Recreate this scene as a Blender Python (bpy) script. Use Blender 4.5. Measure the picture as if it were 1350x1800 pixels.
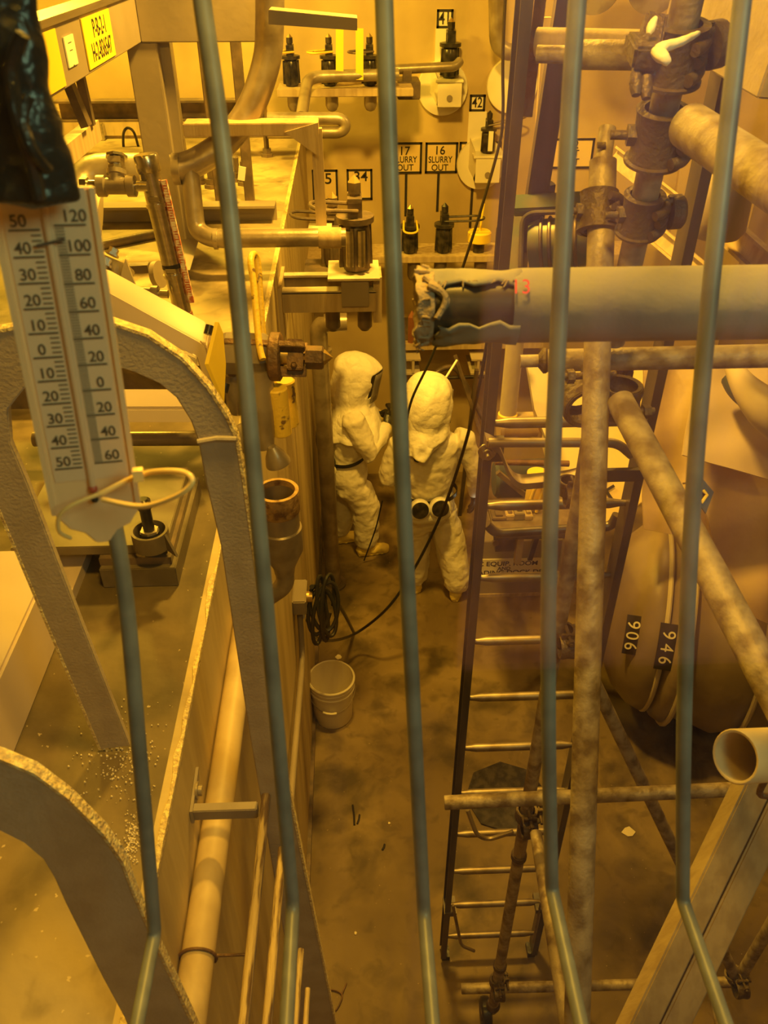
import bpy, bmesh, math, random
from mathutils import Vector as V, Matrix as M
random.seed(7)
S = bpy.context.scene
for o in list(bpy.data.objects): bpy.data.objects.remove(o)
COL = S.collection
# ---------------------------------------------------------------- camera
F = 1440.0; TH = math.radians(36); YAW = math.radians(2.2); CZ = 4.47
fw = V((math.sin(YAW)*math.cos(TH), math.cos(YAW)*math.cos(TH), -math.sin(TH)))
rt = V((math.cos(YAW), -math.sin(YAW), 0)); upv = rt.cross(fw)
def P(x, y, X=None, Y=None, Z=None, D=None):
    d = fw + (x-675)/F*rt + (900-y)/F*upv
    if D is not None: t = D
    elif X is not None: t = X/d.x
    elif Y is not None: t = Y/d.y
    else: t = (Z-CZ)/d.z
    return V((0, 0, CZ)) + d*t
cam = bpy.data.cameras.new('camera'); co = bpy.data.objects.new('camera', cam); COL.objects.link(co)
co.matrix_world = M.Translation((0, 0, CZ)) @ M((rt, upv, -fw)).transposed().to_4x4()
cam.sensor_fit = 'VERTICAL'; cam.sensor_height = 36; cam.lens = 28.8; cam.clip_start = .01
cam.dof.use_dof = True; cam.dof.focus_distance = 4.2; cam.dof.aperture_fstop = 15
S.camera = co
# ---------------------------------------------------------------- world, lamps, exposure
w = bpy.data.worlds.new('world'); S.world = w; w.use_nodes = True
w.node_tree.nodes['Background'].inputs[0].default_value = (1, .7, .3, 1)
w.node_tree.nodes['Background'].inputs[1].default_value = .02
def area(name, loc, to, size, power, color):
    l = bpy.data.lights.new(name, 'AREA'); l.size = size; l.energy = power; l.color = color
    o = bpy.data.objects.new(name, l); COL.objects.link(o); o.location = loc
    o.rotation_euler = (V(to)-V(loc)).to_track_quat('-Z', 'Y').to_euler(); return o
SOD = (1, .60, .085)
area('cell_lamp_over_deck', (-1.7, 5.3, 5.35), (-1.0, 4.9, 3), .4, 185, (1, .67, .07))
area('cell_lamp_over_aisle', (.2, 3.5, 5.45), (.3, 4.6, 0), .3, 225, SOD)
area('added_front_fill', (.0, .86, 5.35), (-.2, 1.7, 2.5), .25, 42, SOD)  # unseen fill light, added to brighten the front of the farther arch
area('cell_lamp_right', (2.6, 5.2, 5.3), (2.0, 4.6, 0), .45, 50, (1, .60, .13))
gl_ = area('gallery_lamp', (1.0, -.5, 5.2), (.40, .2, 4.0), .6, 19, (.38, .72, 1))
S.view_settings.view_transform = 'Standard'; S.view_settings.look = 'None'
S.view_settings.exposure = -0.1; S.view_settings.gamma = 1
# ---------------------------------------------------------------- materials
def mat(name, c, rough=.6, metal=0, c2=None, scale=6, bump=0, bscale=None, stretch=None, thr=(.42, .62), detail=6, spec=None):
    m = bpy.data.materials.new(name); m.use_nodes = True; nt = m.node_tree; b = nt.nodes['Principled BSDF']
    b.inputs['Roughness'].default_value = rough; b.inputs['Metallic'].default_value = metal
    b.inputs['Base Color'].default_value = (*c, 1)
    if spec is not None: b.inputs['Specular IOR Level'].default_value = spec
    tc = nt.nodes.new('ShaderNodeTexCoord'); mp = nt.nodes.new('ShaderNodeMapping')
    nt.links.new(tc.outputs['Object'], mp.inputs[0])
    if stretch: mp.inputs['Scale'].default_value = stretch
    if c2:
        n = nt.nodes.new('ShaderNodeTexNoise'); n.inputs['Scale'].default_value = scale; n.inputs['Detail'].default_value = detail
        nt.links.new(mp.outputs[0], n.inputs['Vector'])
        r = nt.nodes.new('ShaderNodeValToRGB'); r.color_ramp.elements[0].position = thr[0]; r.color_ramp.elements[1].position = thr[1]
        r.color_ramp.elements[0].color = (*c, 1); r.color_ramp.elements[1].color = (*c2, 1)
        nt.links.new(n.outputs[0], r.inputs[0]); nt.links.new(r.outputs[0], b.inputs['Base Color'])
    if bump:
        n2 = nt.nodes.new('ShaderNodeTexNoise'); n2.inputs['Scale'].default_value = bscale or scale*4; n2.inputs['Detail'].default_value = 4
        nt.links.new(mp.outputs[0], n2.inputs['Vector'])
        bp = nt.nodes.new('ShaderNodeBump'); bp.inputs['Strength'].default_value = bump; bp.inputs['Distance'].default_value = .02
        nt.links.new(n2.outputs[0], bp.inputs['Height']); nt.links.new(bp.outputs[0], b.inputs['Normal'])
    return m
def floor_mat(name, base, light, dark, sc=1.0, dirt_shade=None):
    m = mat(name, base, .62); nt = m.node_tree; b = nt.nodes['Principled BSDF']; L = nt.links.new
    tc = nt.nodes.new('ShaderNodeTexCoord')
    def noise(s, d=8, dist=0):
        n = nt.nodes.new('ShaderNodeTexNoise'); n.inputs['Scale'].default_value = s*sc; n.inputs['Detail'].default_value = d
        n.inputs['Distortion'].default_value = dist; L(tc.outputs['Object'], n.inputs['Vector']); return n
    def ramp(src, a, bb, c0, c1):
        r = nt.nodes.new('ShaderNodeValToRGB'); r.color_ramp.elements[0].position = a; r.color_ramp.elements[1].position = bb
        r.color_ramp.elements[0].color = (*c0, 1); r.color_ramp.elements[1].color = (*c1, 1); L(src, r.inputs[0]); return r
    def mix(fac, a, bcol):
        x = nt.nodes.new('ShaderNodeMix'); x.data_type = 'RGBA'; L(fac, x.inputs[0]); L(a, x.inputs[6])
        if isinstance(bcol, tuple): x.inputs[7].default_value = (*bcol, 1)
        else: L(bcol, x.inputs[7])
        return x
    r1 = ramp(noise(1.3, 12, .2).outputs[0], .40, .62, base, light)
    k1 = ramp(noise(2.6, 14, .35).outputs[0], .50, .68, (0, 0, 0), (.85, .85, .85))
    x1 = mix(k1.outputs[0], r1.outputs[0], dark)
    k2 = ramp(noise(9, 14, .6).outputs[0], .54, .68, (0, 0, 0), (.4, .4, .4))
    x2 = mix(k2.outputs[0], x1.outputs[2], dark)
    vo = nt.nodes.new('ShaderNodeTexNoise'); vo.inputs['Scale'].default_value = 60*sc; vo.inputs['Detail'].default_value = 2
    L(tc.outputs['Object'], vo.inputs['Vector'])
    k3 = ramp(vo.outputs[0], .73, .76, (0, 0, 0), (.8, .8, .8))
    x3 = mix(k3.outputs[0], x2.outputs[2], (min(1, light[0]*1.7), min(1, light[1]*1.7), min(1, light[2]*1.7)))
    out = x3.outputs[2]
    if dirt_shade:   # dirt and painted-in shade darken the deck between two distances, ragged edges
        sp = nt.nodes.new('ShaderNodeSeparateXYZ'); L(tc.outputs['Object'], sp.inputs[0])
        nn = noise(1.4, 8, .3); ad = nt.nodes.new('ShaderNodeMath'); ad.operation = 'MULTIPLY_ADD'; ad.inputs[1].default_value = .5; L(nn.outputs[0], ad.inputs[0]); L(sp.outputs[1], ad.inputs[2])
        mr = nt.nodes.new('ShaderNodeValToRGB'); sc_ = nt.nodes.new('ShaderNodeMapRange'); L(ad.outputs[0], sc_.inputs[0]); sc_.inputs[1].default_value = dirt_shade[0]+.25; sc_.inputs[2].default_value = dirt_shade[1]+.25
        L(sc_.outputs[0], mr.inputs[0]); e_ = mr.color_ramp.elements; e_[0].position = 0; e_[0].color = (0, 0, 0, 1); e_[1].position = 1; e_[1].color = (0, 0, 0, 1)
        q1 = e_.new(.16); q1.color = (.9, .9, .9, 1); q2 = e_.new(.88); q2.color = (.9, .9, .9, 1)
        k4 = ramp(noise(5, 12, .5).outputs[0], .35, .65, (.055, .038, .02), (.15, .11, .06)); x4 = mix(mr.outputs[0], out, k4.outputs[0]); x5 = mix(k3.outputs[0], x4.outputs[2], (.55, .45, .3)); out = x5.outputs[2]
    L(out, b.inputs['Base Color'])
    bp = nt.nodes.new('ShaderNodeBump'); bp.inputs['Strength'].default_value = .12; bp.inputs['Distance'].default_value = .01
    L(noise(25).outputs[0], bp.inputs['Height']); L(bp.outputs[0], b.inputs['Normal'])
    return m
MT = dict(
 floor=floor_mat('stained concrete', (.155, .105, .045), (.29, .21, .095), (.036, .023, .010)),
 deck=floor_mat('dirty deck', (.26, .20, .11), (.46, .37, .22), (.10, .075, .045), 1.3, dirt_shade=(.72-3.5, 2.35-3.5)),
 wall=mat('cream painted wall', (.58, .45, .22), .6, c2=(.50, .38, .18), scale=2.5, bump=.12, bscale=14),
 lwall=mat('streaked cream wall', (.58, .46, .24), .6, c2=(.36, .27, .13), scale=2.2, bump=.1, bscale=9, stretch=(1, 3, .4), thr=(.46, .72)),
 chip=mat('chipped yellow edge paint', (.95, .82, .42), .7, c2=(.62, .47, .25), scale=110, bump=.5, bscale=160, thr=(.35, .6)),
 ceil=mat('ceiling paint', (.16, .12, .07), .8),
 grey=mat('grey enamel steel', (.30, .25, .21), .5, c2=(.27, .225, .185), scale=5, bump=.05, bscale=30),
 arch=mat('grey textured paint', (.50, .43, .35), .6, c2=(.44, .37, .29), scale=16, bump=.12, bscale=180),
 pink=mat('pale enamel', (.62, .51, .45), .45, c2=(.56, .46, .40), scale=4, bump=.04),
 drk=mat('dark brown steel', (.13, .10, .085), .45, .3, c2=(.22, .16, .12), scale=12, bump=.1),
 black=mat('black steel', (.025, .022, .025), .3, .3, c2=(.07, .06, .06), scale=20),
 blackrub=mat('black rubber', (.02, .018, .018), .35, 0, bump=.1, bscale=60),
 ss=mat('stainless steel', (.64, .60, .54), .25, .95, c2=(.50, .46, .41), scale=3, stretch=(1, 1, 14)),
 ssd=mat('dull stainless pipe', (.42, .36, .29), .36, .5, c2=(.28, .225, .17), scale=9, bump=.06),
 tube=mat('galvanised scaffold tube', (.46, .39, .30), .55, .25, c2=(.20, .145, .09), scale=22, bump=.15, bscale=90, thr=(.40, .64), detail=15),
 cast=mat('rusty forged clamp', (.15, .115, .085), .55, .5, c2=(.13, .09, .06), scale=30, bump=.3, bscale=110),
 wood=mat('pale timber', (.50, .39, .24), .7, c2=(.40, .30, .18), scale=5, stretch=(6, 6, .6), bump=.1),
 yel=mat('yellow paint chipped', (.86, .60, .07), .45, c2=(.22, .13, .05), scale=30, thr=(.62, .68), bump=.15),
 yelflat=mat('yellow label', (.93, .68, .04), .5),
 rust=mat('brown rusty steel', (.23, .13, .07), .6, .4, c2=(.13, .08, .05), scale=18, bump=.3),
 suit=mat('white coverall fabric', (.86, .81, .70), .85, c2=(.79, .73, .61), scale=7, bump=1.0, bscale=9),
 hood=mat('white hood fabric', (.95, .91, .80), .75, bump=1.0, bscale=10),
 boot=mat('yellow rubber boot', (.90, .72, .18), .5, bump=.1, bscale=20),
 visor=mat('smoky visor', (.25, .22, .2), .12),
 white=mat('white plastic', (.86, .83, .76), .4),
 bucket=mat('white bucket plastic', (.90, .83, .68), .4, bump=.03),
 sign=mat('yellow sign board', (.84, .66, .30), .6),
 signw=mat('pale sign board', (.88, .82, .66), .6),
 ink=mat('black lettering paint', (.02, .018, .02), .6),
 alu=mat('dark aluminium rail', (.09, .08, .085), .38, .5, c2=(.17, .14, .13), scale=10, stretch=(1, 1, .3)),
 rung=mat('worn ladder rung', (.36, .30, .24), .45, .7, c2=(.24, .19, .15), scale=14),
 tarp=mat('pale wrapping sheet', (.58, .50, .40), .5, c2=(.47, .40, .31), scale=2, bump=.5, bscale=5),
 bag=mat('translucent brown bag', (.30, .23, .17), .42, c2=(.20, .15, .10), scale=2.2, bump=.4, bscale=5),
 fabric=mat('frayed dirty lagging', (.50, .38, .23), .9, c2=(.28, .22, .16), scale=18, bump=.6, bscale=40),
 lag=mat('lagged pipe jacket', (.30, .28, .24), .7, c2=(.15, .145, .13), scale=7, bump=.25, bscale=18, thr=(.4, .8)),
 thermo=mat('amber tinted thermometer body', (.92, .64, .36), .45),  # warm light is put into the thermometer's body and face colours
 tface=mat('thermometer face', (.84, .62, .42), .5),
 tink=mat('thermometer print', (.10, .075, .05), .6),
 tstem=mat('thermometer capillary tube', (.80, .56, .36), .15),
 red=mat('red liquid', (.55, .12, .06), .3),
 tie=mat('nylon cable tie', (.98, .72, .28), .4),
 tape=mat('black tape wrap', (.03, .025, .02), .3, bump=.5, bscale=25),
 cage=mat('blue grey cage bar', (.25, .27, .27), .45, .1, c2=(.17, .18, .18), scale=22),
 brass=mat('brass', (.75, .55, .22), .35, .9),
 redstrip=mat('red scale strip', (.50, .14, .08), .5, c2=(.8, .7, .6), scale=60, stretch=(1, 1, 1)),
 copper=mat('red brown pin', (.32, .13, .07), .4, .3),
 gal=mat('gallery wall paint', (.05, .06, .09), .8),
 galf=mat('gallery floor tile', (.16, .09, .05), .7),
 galc=mat('mauve reflector boxes', (.90, .50, .68), .6),  # mauve tone for the added boxes that tint the glass reflection
 debris=mat('paper scrap', (.85, .75, .55), .8),
)
g = bpy.data.materials.new('window glass'); g.use_nodes = True; nt = g.node_tree; nt.nodes.clear()
ou = nt.nodes.new('ShaderNodeOutputMaterial'); mx = nt.nodes.new('ShaderNodeMixShader'); t_ = nt.nodes.new('ShaderNodeBsdfTransparent'); gl = nt.nodes.new('ShaderNodeBsdfGlossy')
t_.inputs[0].default_value = (1, .95, .76, 1); gl.inputs['Roughness'].default_value = .03; mx.inputs[0].default_value = .075
tc_ = nt.nodes.new('ShaderNodeTexCoord'); mp_ = nt.nodes.new('ShaderNodeMapping'); mp_.inputs['Scale'].default_value = (90, 1, 1.3); ns_ = nt.nodes.new('ShaderNodeTexNoise'); ns_.inputs['Scale'].default_value = 1; ns_.inputs['Detail'].default_value = 3
rp_ = nt.nodes.new('ShaderNodeMapRange'); rp_.inputs[1].default_value = .50; rp_.inputs[2].default_value = .75; rp_.inputs[3].default_value = .065; rp_.inputs[4].default_value = .19   # upright streaks of stronger gloss on the glass
nt.links.new(tc_.outputs['Object'], mp_.inputs[0]); nt.links.new(mp_.outputs[0], ns_.inputs['Vector']); nt.links.new(ns_.outputs[0], rp_.inputs[0]); nt.links.new(rp_.outputs[0], mx.inputs[0])
nt.links.new(t_.outputs[0], mx.inputs[1]); nt.links.new(gl.outputs[0], mx.inputs[2]); nt.links.new(mx.outputs[0], ou.inputs[0]); MT['glass'] = g
e = bpy.data.materials.new('flashlight lens'); e.use_nodes = True
e.node_tree.nodes['Principled BSDF'].inputs['Emission Color'].default_value = (.9, .95, 1, 1); e.node_tree.nodes['Principled BSDF'].inputs['Emission Strength'].default_value = 12; MT['emit'] = e
MT['dkgrey'] = mat('dirty grey enamel', (.19, .155, .12), .5, c2=(.12, .095, .065), scale=9)
MT['dwall'] = mat('brown wall paint', (.22, .16, .09), .7)
MT['creampipe'] = mat('cream painted pipe', (.60, .47, .26), .5, c2=(.50, .38, .2), scale=12)
MT['rodpaint'] = mat('worn yellow rod paint', (.60, .45, .20), .5, c2=(.16, .10, .05), scale=60, stretch=(1, .12, 1), thr=(.50, .58), bump=.3)
# ---------------------------------------------------------------- helpers
ORG = {}
def thing(name, label, cat, loc=(0, 0, 0), group=None):
    o = bpy.data.objects.new(name, None); COL.objects.link(o); o.empty_display_size = .05
    o.location = loc; ORG[o.name] = V(loc); o['label'] = label; o['category'] = cat
    if group: o['group'] = group
    return o
def tag(o, label, cat, group=None, kind=None):
    if label: o['label'] = label
    if cat: o['category'] = cat
    if group: o['group'] = group
    if kind: o['kind'] = kind
    return o
def perp(d):
    d = d.normalized(); a = V((0, 0, 1)) if abs(d.z) < .9 else V((1, 0, 0))
    s = d.cross(a).normalized(); return s, s.cross(d).normalized()
class MB:
    def __init__(s): s.b = bmesh.new()
    def ring(s, c, a, b, n): return [s.b.verts.new(c + a*math.cos(2*math.pi*i/n) + b*math.sin(2*math.pi*i/n)) for i in range(n)]
    def skin(s, rings, cap=True, closed=False):
        f = s.b.faces.new
        pairs = list(zip(rings, rings[1:])) + ([(rings[-1], rings[0])] if closed else [])
        for A, B in pairs:
            n = len(A)
            for i in range(n): f((A[i], A[(i+1) % n], B[(i+1) % n], B[i]))
        if cap and not closed: f(list(reversed(rings[0]))); f(rings[-1])
        return s
    def cyl(s, p0, p1, r, r2=None, n=20, cap=True):
        p0, p1 = V(p0), V(p1); a, b = perp(p1-p0); r2 = r if r2 is None else r2
        return s.skin([s.ring(p0, a*r, b*r, n), s.ring(p1, a*r2, b*r2, n)], cap)
    def tube(s, pts, r, n=14, cap=True, closed=False):
        pts = [V(p) for p in pts]; rs = r if isinstance(r, (list, tuple)) else [r]*len(pts)
        N = len(pts); tg = []
        for i in range(N):
            if closed: t = pts[(i+1) % N]-pts[i-1]
            else: t = pts[min(i+1, N-1)]-pts[max(i-1, 0)]
            tg.append(t.normalized())
        a, _ = perp(tg[0]); rings = []
        for i in range(N):
            a = (a - tg[i]*a.dot(tg[i])).normalized(); b = tg[i].cross(a)
            rings.append(s.ring(pts[i], a*rs[i], b*rs[i], n))
        return s.skin(rings, cap, closed)
    def lathe(s, prof, o, ax=(0, 0, 1), n=32, cap=True):
        o, ax = V(o), V(ax).normalized(); a, b = perp(ax)
        return s.skin([s.ring(o+ax*h, a*max(r, 1e-4), b*max(r, 1e-4), n) for r, h in prof], cap)
    def loft(s, secs, side, n=20):
        side = V(side); rings = []; C = [V(c[0]) for c in secs]
        for i, c in enumerate(secs):
            t = (C[min(i+1, len(C)-1)]-C[max(i-1, 0)]).normalized(); sd = (side-t*side.dot(t)).normalized(); b = t.cross(sd)
            rings.append(s.ring(C[i], sd*c[1], b*c[2], n))
        return s.skin(rings)
    def hexa(s, q0, q1):
        A = [s.b.verts.new(V(p)) for p in q0]; B = [s.b.verts.new(V(p)) for p in q1]; return s.skin([A, B])
    def box(s, lo, hi):
        (x0, y0, z0), (x1, y1, z1) = lo, hi
        return s.hexa([(x0, y0, z0), (x1, y0, z0), (x1, y1, z0), (x0, y1, z0)], [(x0, y0, z1), (x1, y0, z1), (x1, y1, z1), (x0, y1, z1)])
    def cbox(s, c, sx, sy, sz, ax=None):
        c = V(c); X, Y, Z = ax if ax else (V((1, 0, 0)), V((0, 1, 0)), V((0, 0, 1)))
        q = lambda k: [c+X*(i*sx/2)+Y*(j*sy/2)+Z*(k*sz/2) for i, j in ((-1, -1), (1, -1), (1, 1), (-1, 1))]
        return s.hexa(q(-1), q(1))
    def bar(s, p0, p1, w, h, side=None):
        p0, p1 = V(p0), V(p1); d = (p1-p0).normalized(); a = V(side) if side else perp(d)[0]
        a = (a-d*a.dot(d)).normalized(); b = d.cross(a)
        q = lambda c: [c+a*(i*w/2)+b*(j*h/2) for i, j in ((-1, -1), (1, -1), (1, 1), (-1, 1))]
        return s.hexa(q(p0), q(p1))
    def chan(s, p0, p1, w, h, t, side, open_=1):
        p0, p1 = V(p0), V(p1); d = (p1-p0).normalized(); a = V(side); a = (a-d*a.dot(d)).normalized(); b = d.cross(a)*open_
        pr = [(-w/2, 0), (w/2, 0), (w/2, h), (w/2-t, h), (w/2-t, t), (-w/2+t, t), (-w/2+t, h), (-w/2, h)]
        return s.hexa([p0+a*x+b*y for x, y in pr], [p1+a*x+b*y for x, y in pr])
    def prism(s, poly, th):
        th = V(th); return s.hexa([V(p)-th/2 for p in poly], [V(p)+th/2 for p in poly])
    def ball(s, c, rx, ry=None, rz=None, n=16, m=10):
        ry = ry or rx; rz = rz or rx; c = V(c)
        return s.skin([s.ring(c+V((0, 0, -rz*math.cos(math.pi*(j+.02)/(m+.04)))), V((rx*math.sin(math.pi*(j+.05)/(m+.1)), 0, 0)), V((0, ry*math.sin(math.pi*(j+.05)/(m+.1)), 0)), n) for j in range(m+1)])
    def build(s, name, m, parent=None, smooth=True, bevel=0, ang=38):
        org = V((0, 0, 0))
        if parent is not None: org = ORG[parent.name]
        else:
            if s.b.verts:
                lo = V([min(v.co[i] for v in s.b.verts) for i in range(3)]); hi = V([max(v.co[i] for v in s.b.verts) for i in range(3)])
                org = V(((lo.x+hi.x)/2, (lo.y+hi.y)/2, lo.z))
        bmesh.ops.recalc_face_normals(s.b, faces=s.b.faces)
        for v in s.b.verts: v.co -= org
        if bevel:
            es = [e for e in s.b.edges if len(e.link_faces) == 2 and e.calc_face_angle(0) > math.radians(40)]
            bmesh.ops.bevel(s.b, geom=es, offset=bevel, segments=2, affect='EDGES', clamp_overlap=True)
        for f in s.b.faces: f.smooth = smooth
        for e in s.b.edges:
            if len(e.link_faces) == 2 and e.calc_face_angle(0) > math.radians(ang): e.smooth = False
        me = bpy.data.meshes.new(name); s.b.to_mesh(me); s.b.free()
        me.materials.append(MT[m] if isinstance(m, str) else m)
        o = bpy.data.objects.new(name, me); COL.objects.link(o)
        if parent is not None: o.parent = parent; ORG[o.name] = org
        else: o.location = org; ORG[o.name] = org
        return o
def struct(name, mb, m, bevel=0):
    o = mb.build(name, m, None, bevel=bevel); o['kind'] = 'structure'; return o
def arc(c, a, b, t0, t1, n=10):
    c, a, b = V(c), V(a), V(b)
    return [c+a*math.cos(math.radians(t0+(t1-t0)*i/n))+b*math.sin(math.radians(t0+(t1-t0)*i/n)) for i in range(n+1)]
def bez(pts, n=10):
    pts = [V(p) for p in pts]; out = []
    for i in range(len(pts)-1):
        p0 = pts[max(i-1, 0)]; p1 = pts[i]; p2 = pts[i+1]; p3 = pts[min(i+2, len(pts)-1)]
        for k in range(n):
            t = k/n; out.append(.5*((2*p1)+(p2-p0)*t+(2*p0-5*p1+4*p2-p3)*t*t+(3*p1-p0-3*p2+p3)*t**3))
    return out+[pts[-1]]
def rnd(pts, r, n=6):
    """polyline with rounded corners"""
    pts = [V(p) for p in pts]; out = [pts[0]]
    for i in range(1, len(pts)-1):
        a = (pts[i-1]-pts[i]); b = (pts[i+1]-pts[i]); ra = min(r, a.length*.48, b.length*.48)
        A = pts[i]+a.normalized()*ra; B = pts[i]+b.normalized()*ra
        for k in range(n+1):
            t = k/n; out.append(A*(1-t)**2+pts[i]*2*t*(1-t)+B*t*t)
    return out+[pts[-1]]
def text(body, size, c, right, up, m, parent, name='lettering', bold=.0, sx=1.0):
    cu = bpy.data.curves.new('t', 'FONT'); cu.body = body; cu.size = 1; cu.align_x = 'CENTER'; cu.align_y = 'CENTER'; cu.extrude = .02; cu.offset = bold; cu.space_line = .95
    to = bpy.data.objects.new('t', cu); COL.objects.link(to); bpy.context.view_layer.update()
    me = bpy.data.meshes.new_from_object(to.evaluated_get(bpy.context.evaluated_depsgraph_get()))
    bpy.data.objects.remove(to); me.name = name
    r = V(right).normalized(); u = V(up).normalized(); nn = r.cross(u)
    R = M((r*sx*size, u*size, nn*size*.3)).transposed().to_4x4()
    me.transform(M.Translation(V(c)-ORG[parent.name]) @ R)
    me.materials.clear(); me.materials.append(MT[m])
    o = bpy.data.objects.new(name, me); COL.objects.link(o); o.parent = parent; ORG[o.name] = ORG[parent.name]; return o
X3, Y3, Z3 = V((1, 0, 0)), V((0, 1, 0)), V((0, 0, 1))
# ---------------------------------------------------------------- the room
WX = -.345; DZ = 3.2; BY = 6.8
struct('floor', MB().box((WX, .2, -.1), (3.4, BY+.1, 0)), 'floor')
struct('wall_back', MB().box((-3.6, BY, -.1), (3.6, BY+.15, 5.7)), 'wall')
struct('wall_left', MB().box((-3.15, .2, 3.0), (-3.0, BY, 5.7)), 'wall')
struct('wall_right', MB().box((3.3, .2, -.1), (3.45, BY, 5.7)), 'dwall')
struct('ceiling', MB().box((-3.6, .2, 5.6), (3.6, BY, 5.7)), 'ceil')
struct('wall_aisle', MB().box((WX-.02, .2, -.1), (WX, BY, DZ)), 'lwall')
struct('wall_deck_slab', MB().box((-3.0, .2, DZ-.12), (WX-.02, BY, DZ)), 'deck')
f = MB(); f.box((-3.6, .08, -.1), (3.6, .2, 3.5)); f.box((-3.6, .08, 5.25), (3.6, .2, 5.7)); f.box((-3.6, .08, 3.5), (-1.2, .2, 5.25)); f.box((1.3, .08, 3.5), (3.6, .2, 5.25))
struct('wall_front', f, 'dwall')
struct('window_1', MB().box((-1.2, .17, 3.5), (1.3, .18, 5.25)), 'glass')
# chipped raised edge of the deck
f = MB(); ys = [.22+i*.045 for i in range(146)]; rr = []
for y in ys:
    j = random.uniform(-.004, .004); j2 = random.uniform(-.004, .003)
    rr.append([f.b.verts.new((WX-.007+j*1.6, y, DZ-.002)), f.b.verts.new((WX+.002, y, DZ-.008+j)), f.b.verts.new((WX+.0025, y, DZ+.005+j2*.6)), f.b.verts.new((WX-.005+j*1.6, y, DZ+.005+j2*.6))])
f.skin(rr); struct('trim_1', f, 'chip')
# ledge strip along the foot of the aisle wall
struct('baseboard_left', MB().box((WX, .3, 0), (WX+.022, BY, .05)), 'drk')
# gallery behind the viewer (seen only as a reflection in the glass)
struct('wall_gallery_back', MB().box((-2.5, -1.5, 2.85), (2.8, -1.4, 5.7)), 'gal')
struct('floor_gallery', MB().box((-2.5, -1.4, 2.75), (2.8, .08, 2.85)), 'galf')
struct('ceiling_gallery', MB().box((-2.5, -1.5, 5.6), (2.8, .08, 5.7)), 'gal')
# ================================================================= BACK WALL
def sign(name, x0, y0, x1, y1, lines, label, board='sign', bold=.008, szs=None, drop=None, group=None):
    a = P(x0, y0, Y=BY-.005); b = P(x1, y1, Y=BY-.005); c = (a+b)/2; c.y = BY-.006
    t = thing(name, label, 'sign', c, group)
    w_, h_ = b.x-a.x, a.z-b.z
    f = MB().box((a.x, BY-.008, b.z), (b.x, BY-.001, a.z)); bd = f.build('board', board, t)
    f = MB(); e = .017
    for lo, hi in (((a.x, b.z), (b.x, b.z+e)), ((a.x, a.z-e), (b.x, a.z)), ((a.x, b.z), (a.x+e, a.z)), ((b.x-e, b.z), (b.x, a.z))):
        f.box((lo[0], BY-.011, lo[1]), (hi[0], BY-.0075, hi[1]))
    f.build('border', 'ink', bd)
    for (s, px, py, sz, sx) in lines:
        q = P(px, py, Y=BY-.011); text(s, sz, (q.x, BY-.011, q.z), X3, Z3, 'ink', bd, bold=bold, sx=sx)
    if drop:
        for (px, ya, yb) in drop:
            q = P(px, ya, Y=BY-.004); q2 = P(px, yb, Y=BY-.004)
            MB().box((q.x-.01, BY-.006, q2.z), (q.x+.01, BY-.001, q.z)).build('leader_line', 'ink', t)
    return t
sign('number_sign', 548, 298, 595, 353, [('35', 570, 315, .115, 1.1)], 'yellow sign reading 35, left of the 34 sign, crossed by a steel post')
sign('number_sign', 609, 297, 655, 351, [('34', 634, 311, .105, 1.1)], 'yellow square sign reading 34 on the back wall above the big nozzle connector')
sign('number_sign', 768, 16, 796, 50, [('41', 782, 33, .11, .8)], 'small sign reading 41, highest number on the back wall', 'signw')
sign('number_sign', 826, 166, 852, 196, [('42', 839, 181, .10, .8)], 'small sign reading 42 between two round wall ports', 'signw')
sign('pipe_sign', 688, 250, 741, 305, [('17', 711, 266, .088, 1), ('SLURRY', 712, 281, .066, .82), ('OUT', 712, 295, .066, .95)], 'yellow sign with number 17 and SLURRY OUT beside the middle bar, on the back wall', drop=[(714, 306, 380)])
sign('pipe_sign', 748, 250, 803, 304, [('16', 773, 265, .088, 1), ('SLURRY', 774, 281, .066, .82), ('OUT', 773, 295, .066, .95)], 'yellow sign reading 16 SLURRY OUT on the back wall', drop=[(771, 305, 372)])
sign('pipe_sign', 808, 249, 878, 302, [], 'black bordered blank sign half hidden behind the round port below number 42', drop=[(832, 303, 400)])
sign('pipe_sign', 962, 243, 1039, 296, [('2', 1013, 255, .08, 1), ('T', 1013, 270, .07, 1), ('T', 1013, 285, .07, 1)], 'yellow sign on the right of the back wall, its letters mostly hidden by a bar')
def paint_strip(x0, y0, x1, y1, label):
    a = P(x0, y0, Y=BY-.003); b = P(x1, y1, Y=BY-.003)
    tag(MB().box((a.x, BY-.012, b.z), (b.x, BY, a.z)).build('backing_strip', 'signw'), label, 'strip')
paint_strip(766, 50, 795, 118, 'pale strip hanging directly below sign 41, the higher of two strips')
paint_strip(824, 196, 851, 262, 'pale upright strip on the wall under the 42 sign')
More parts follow.
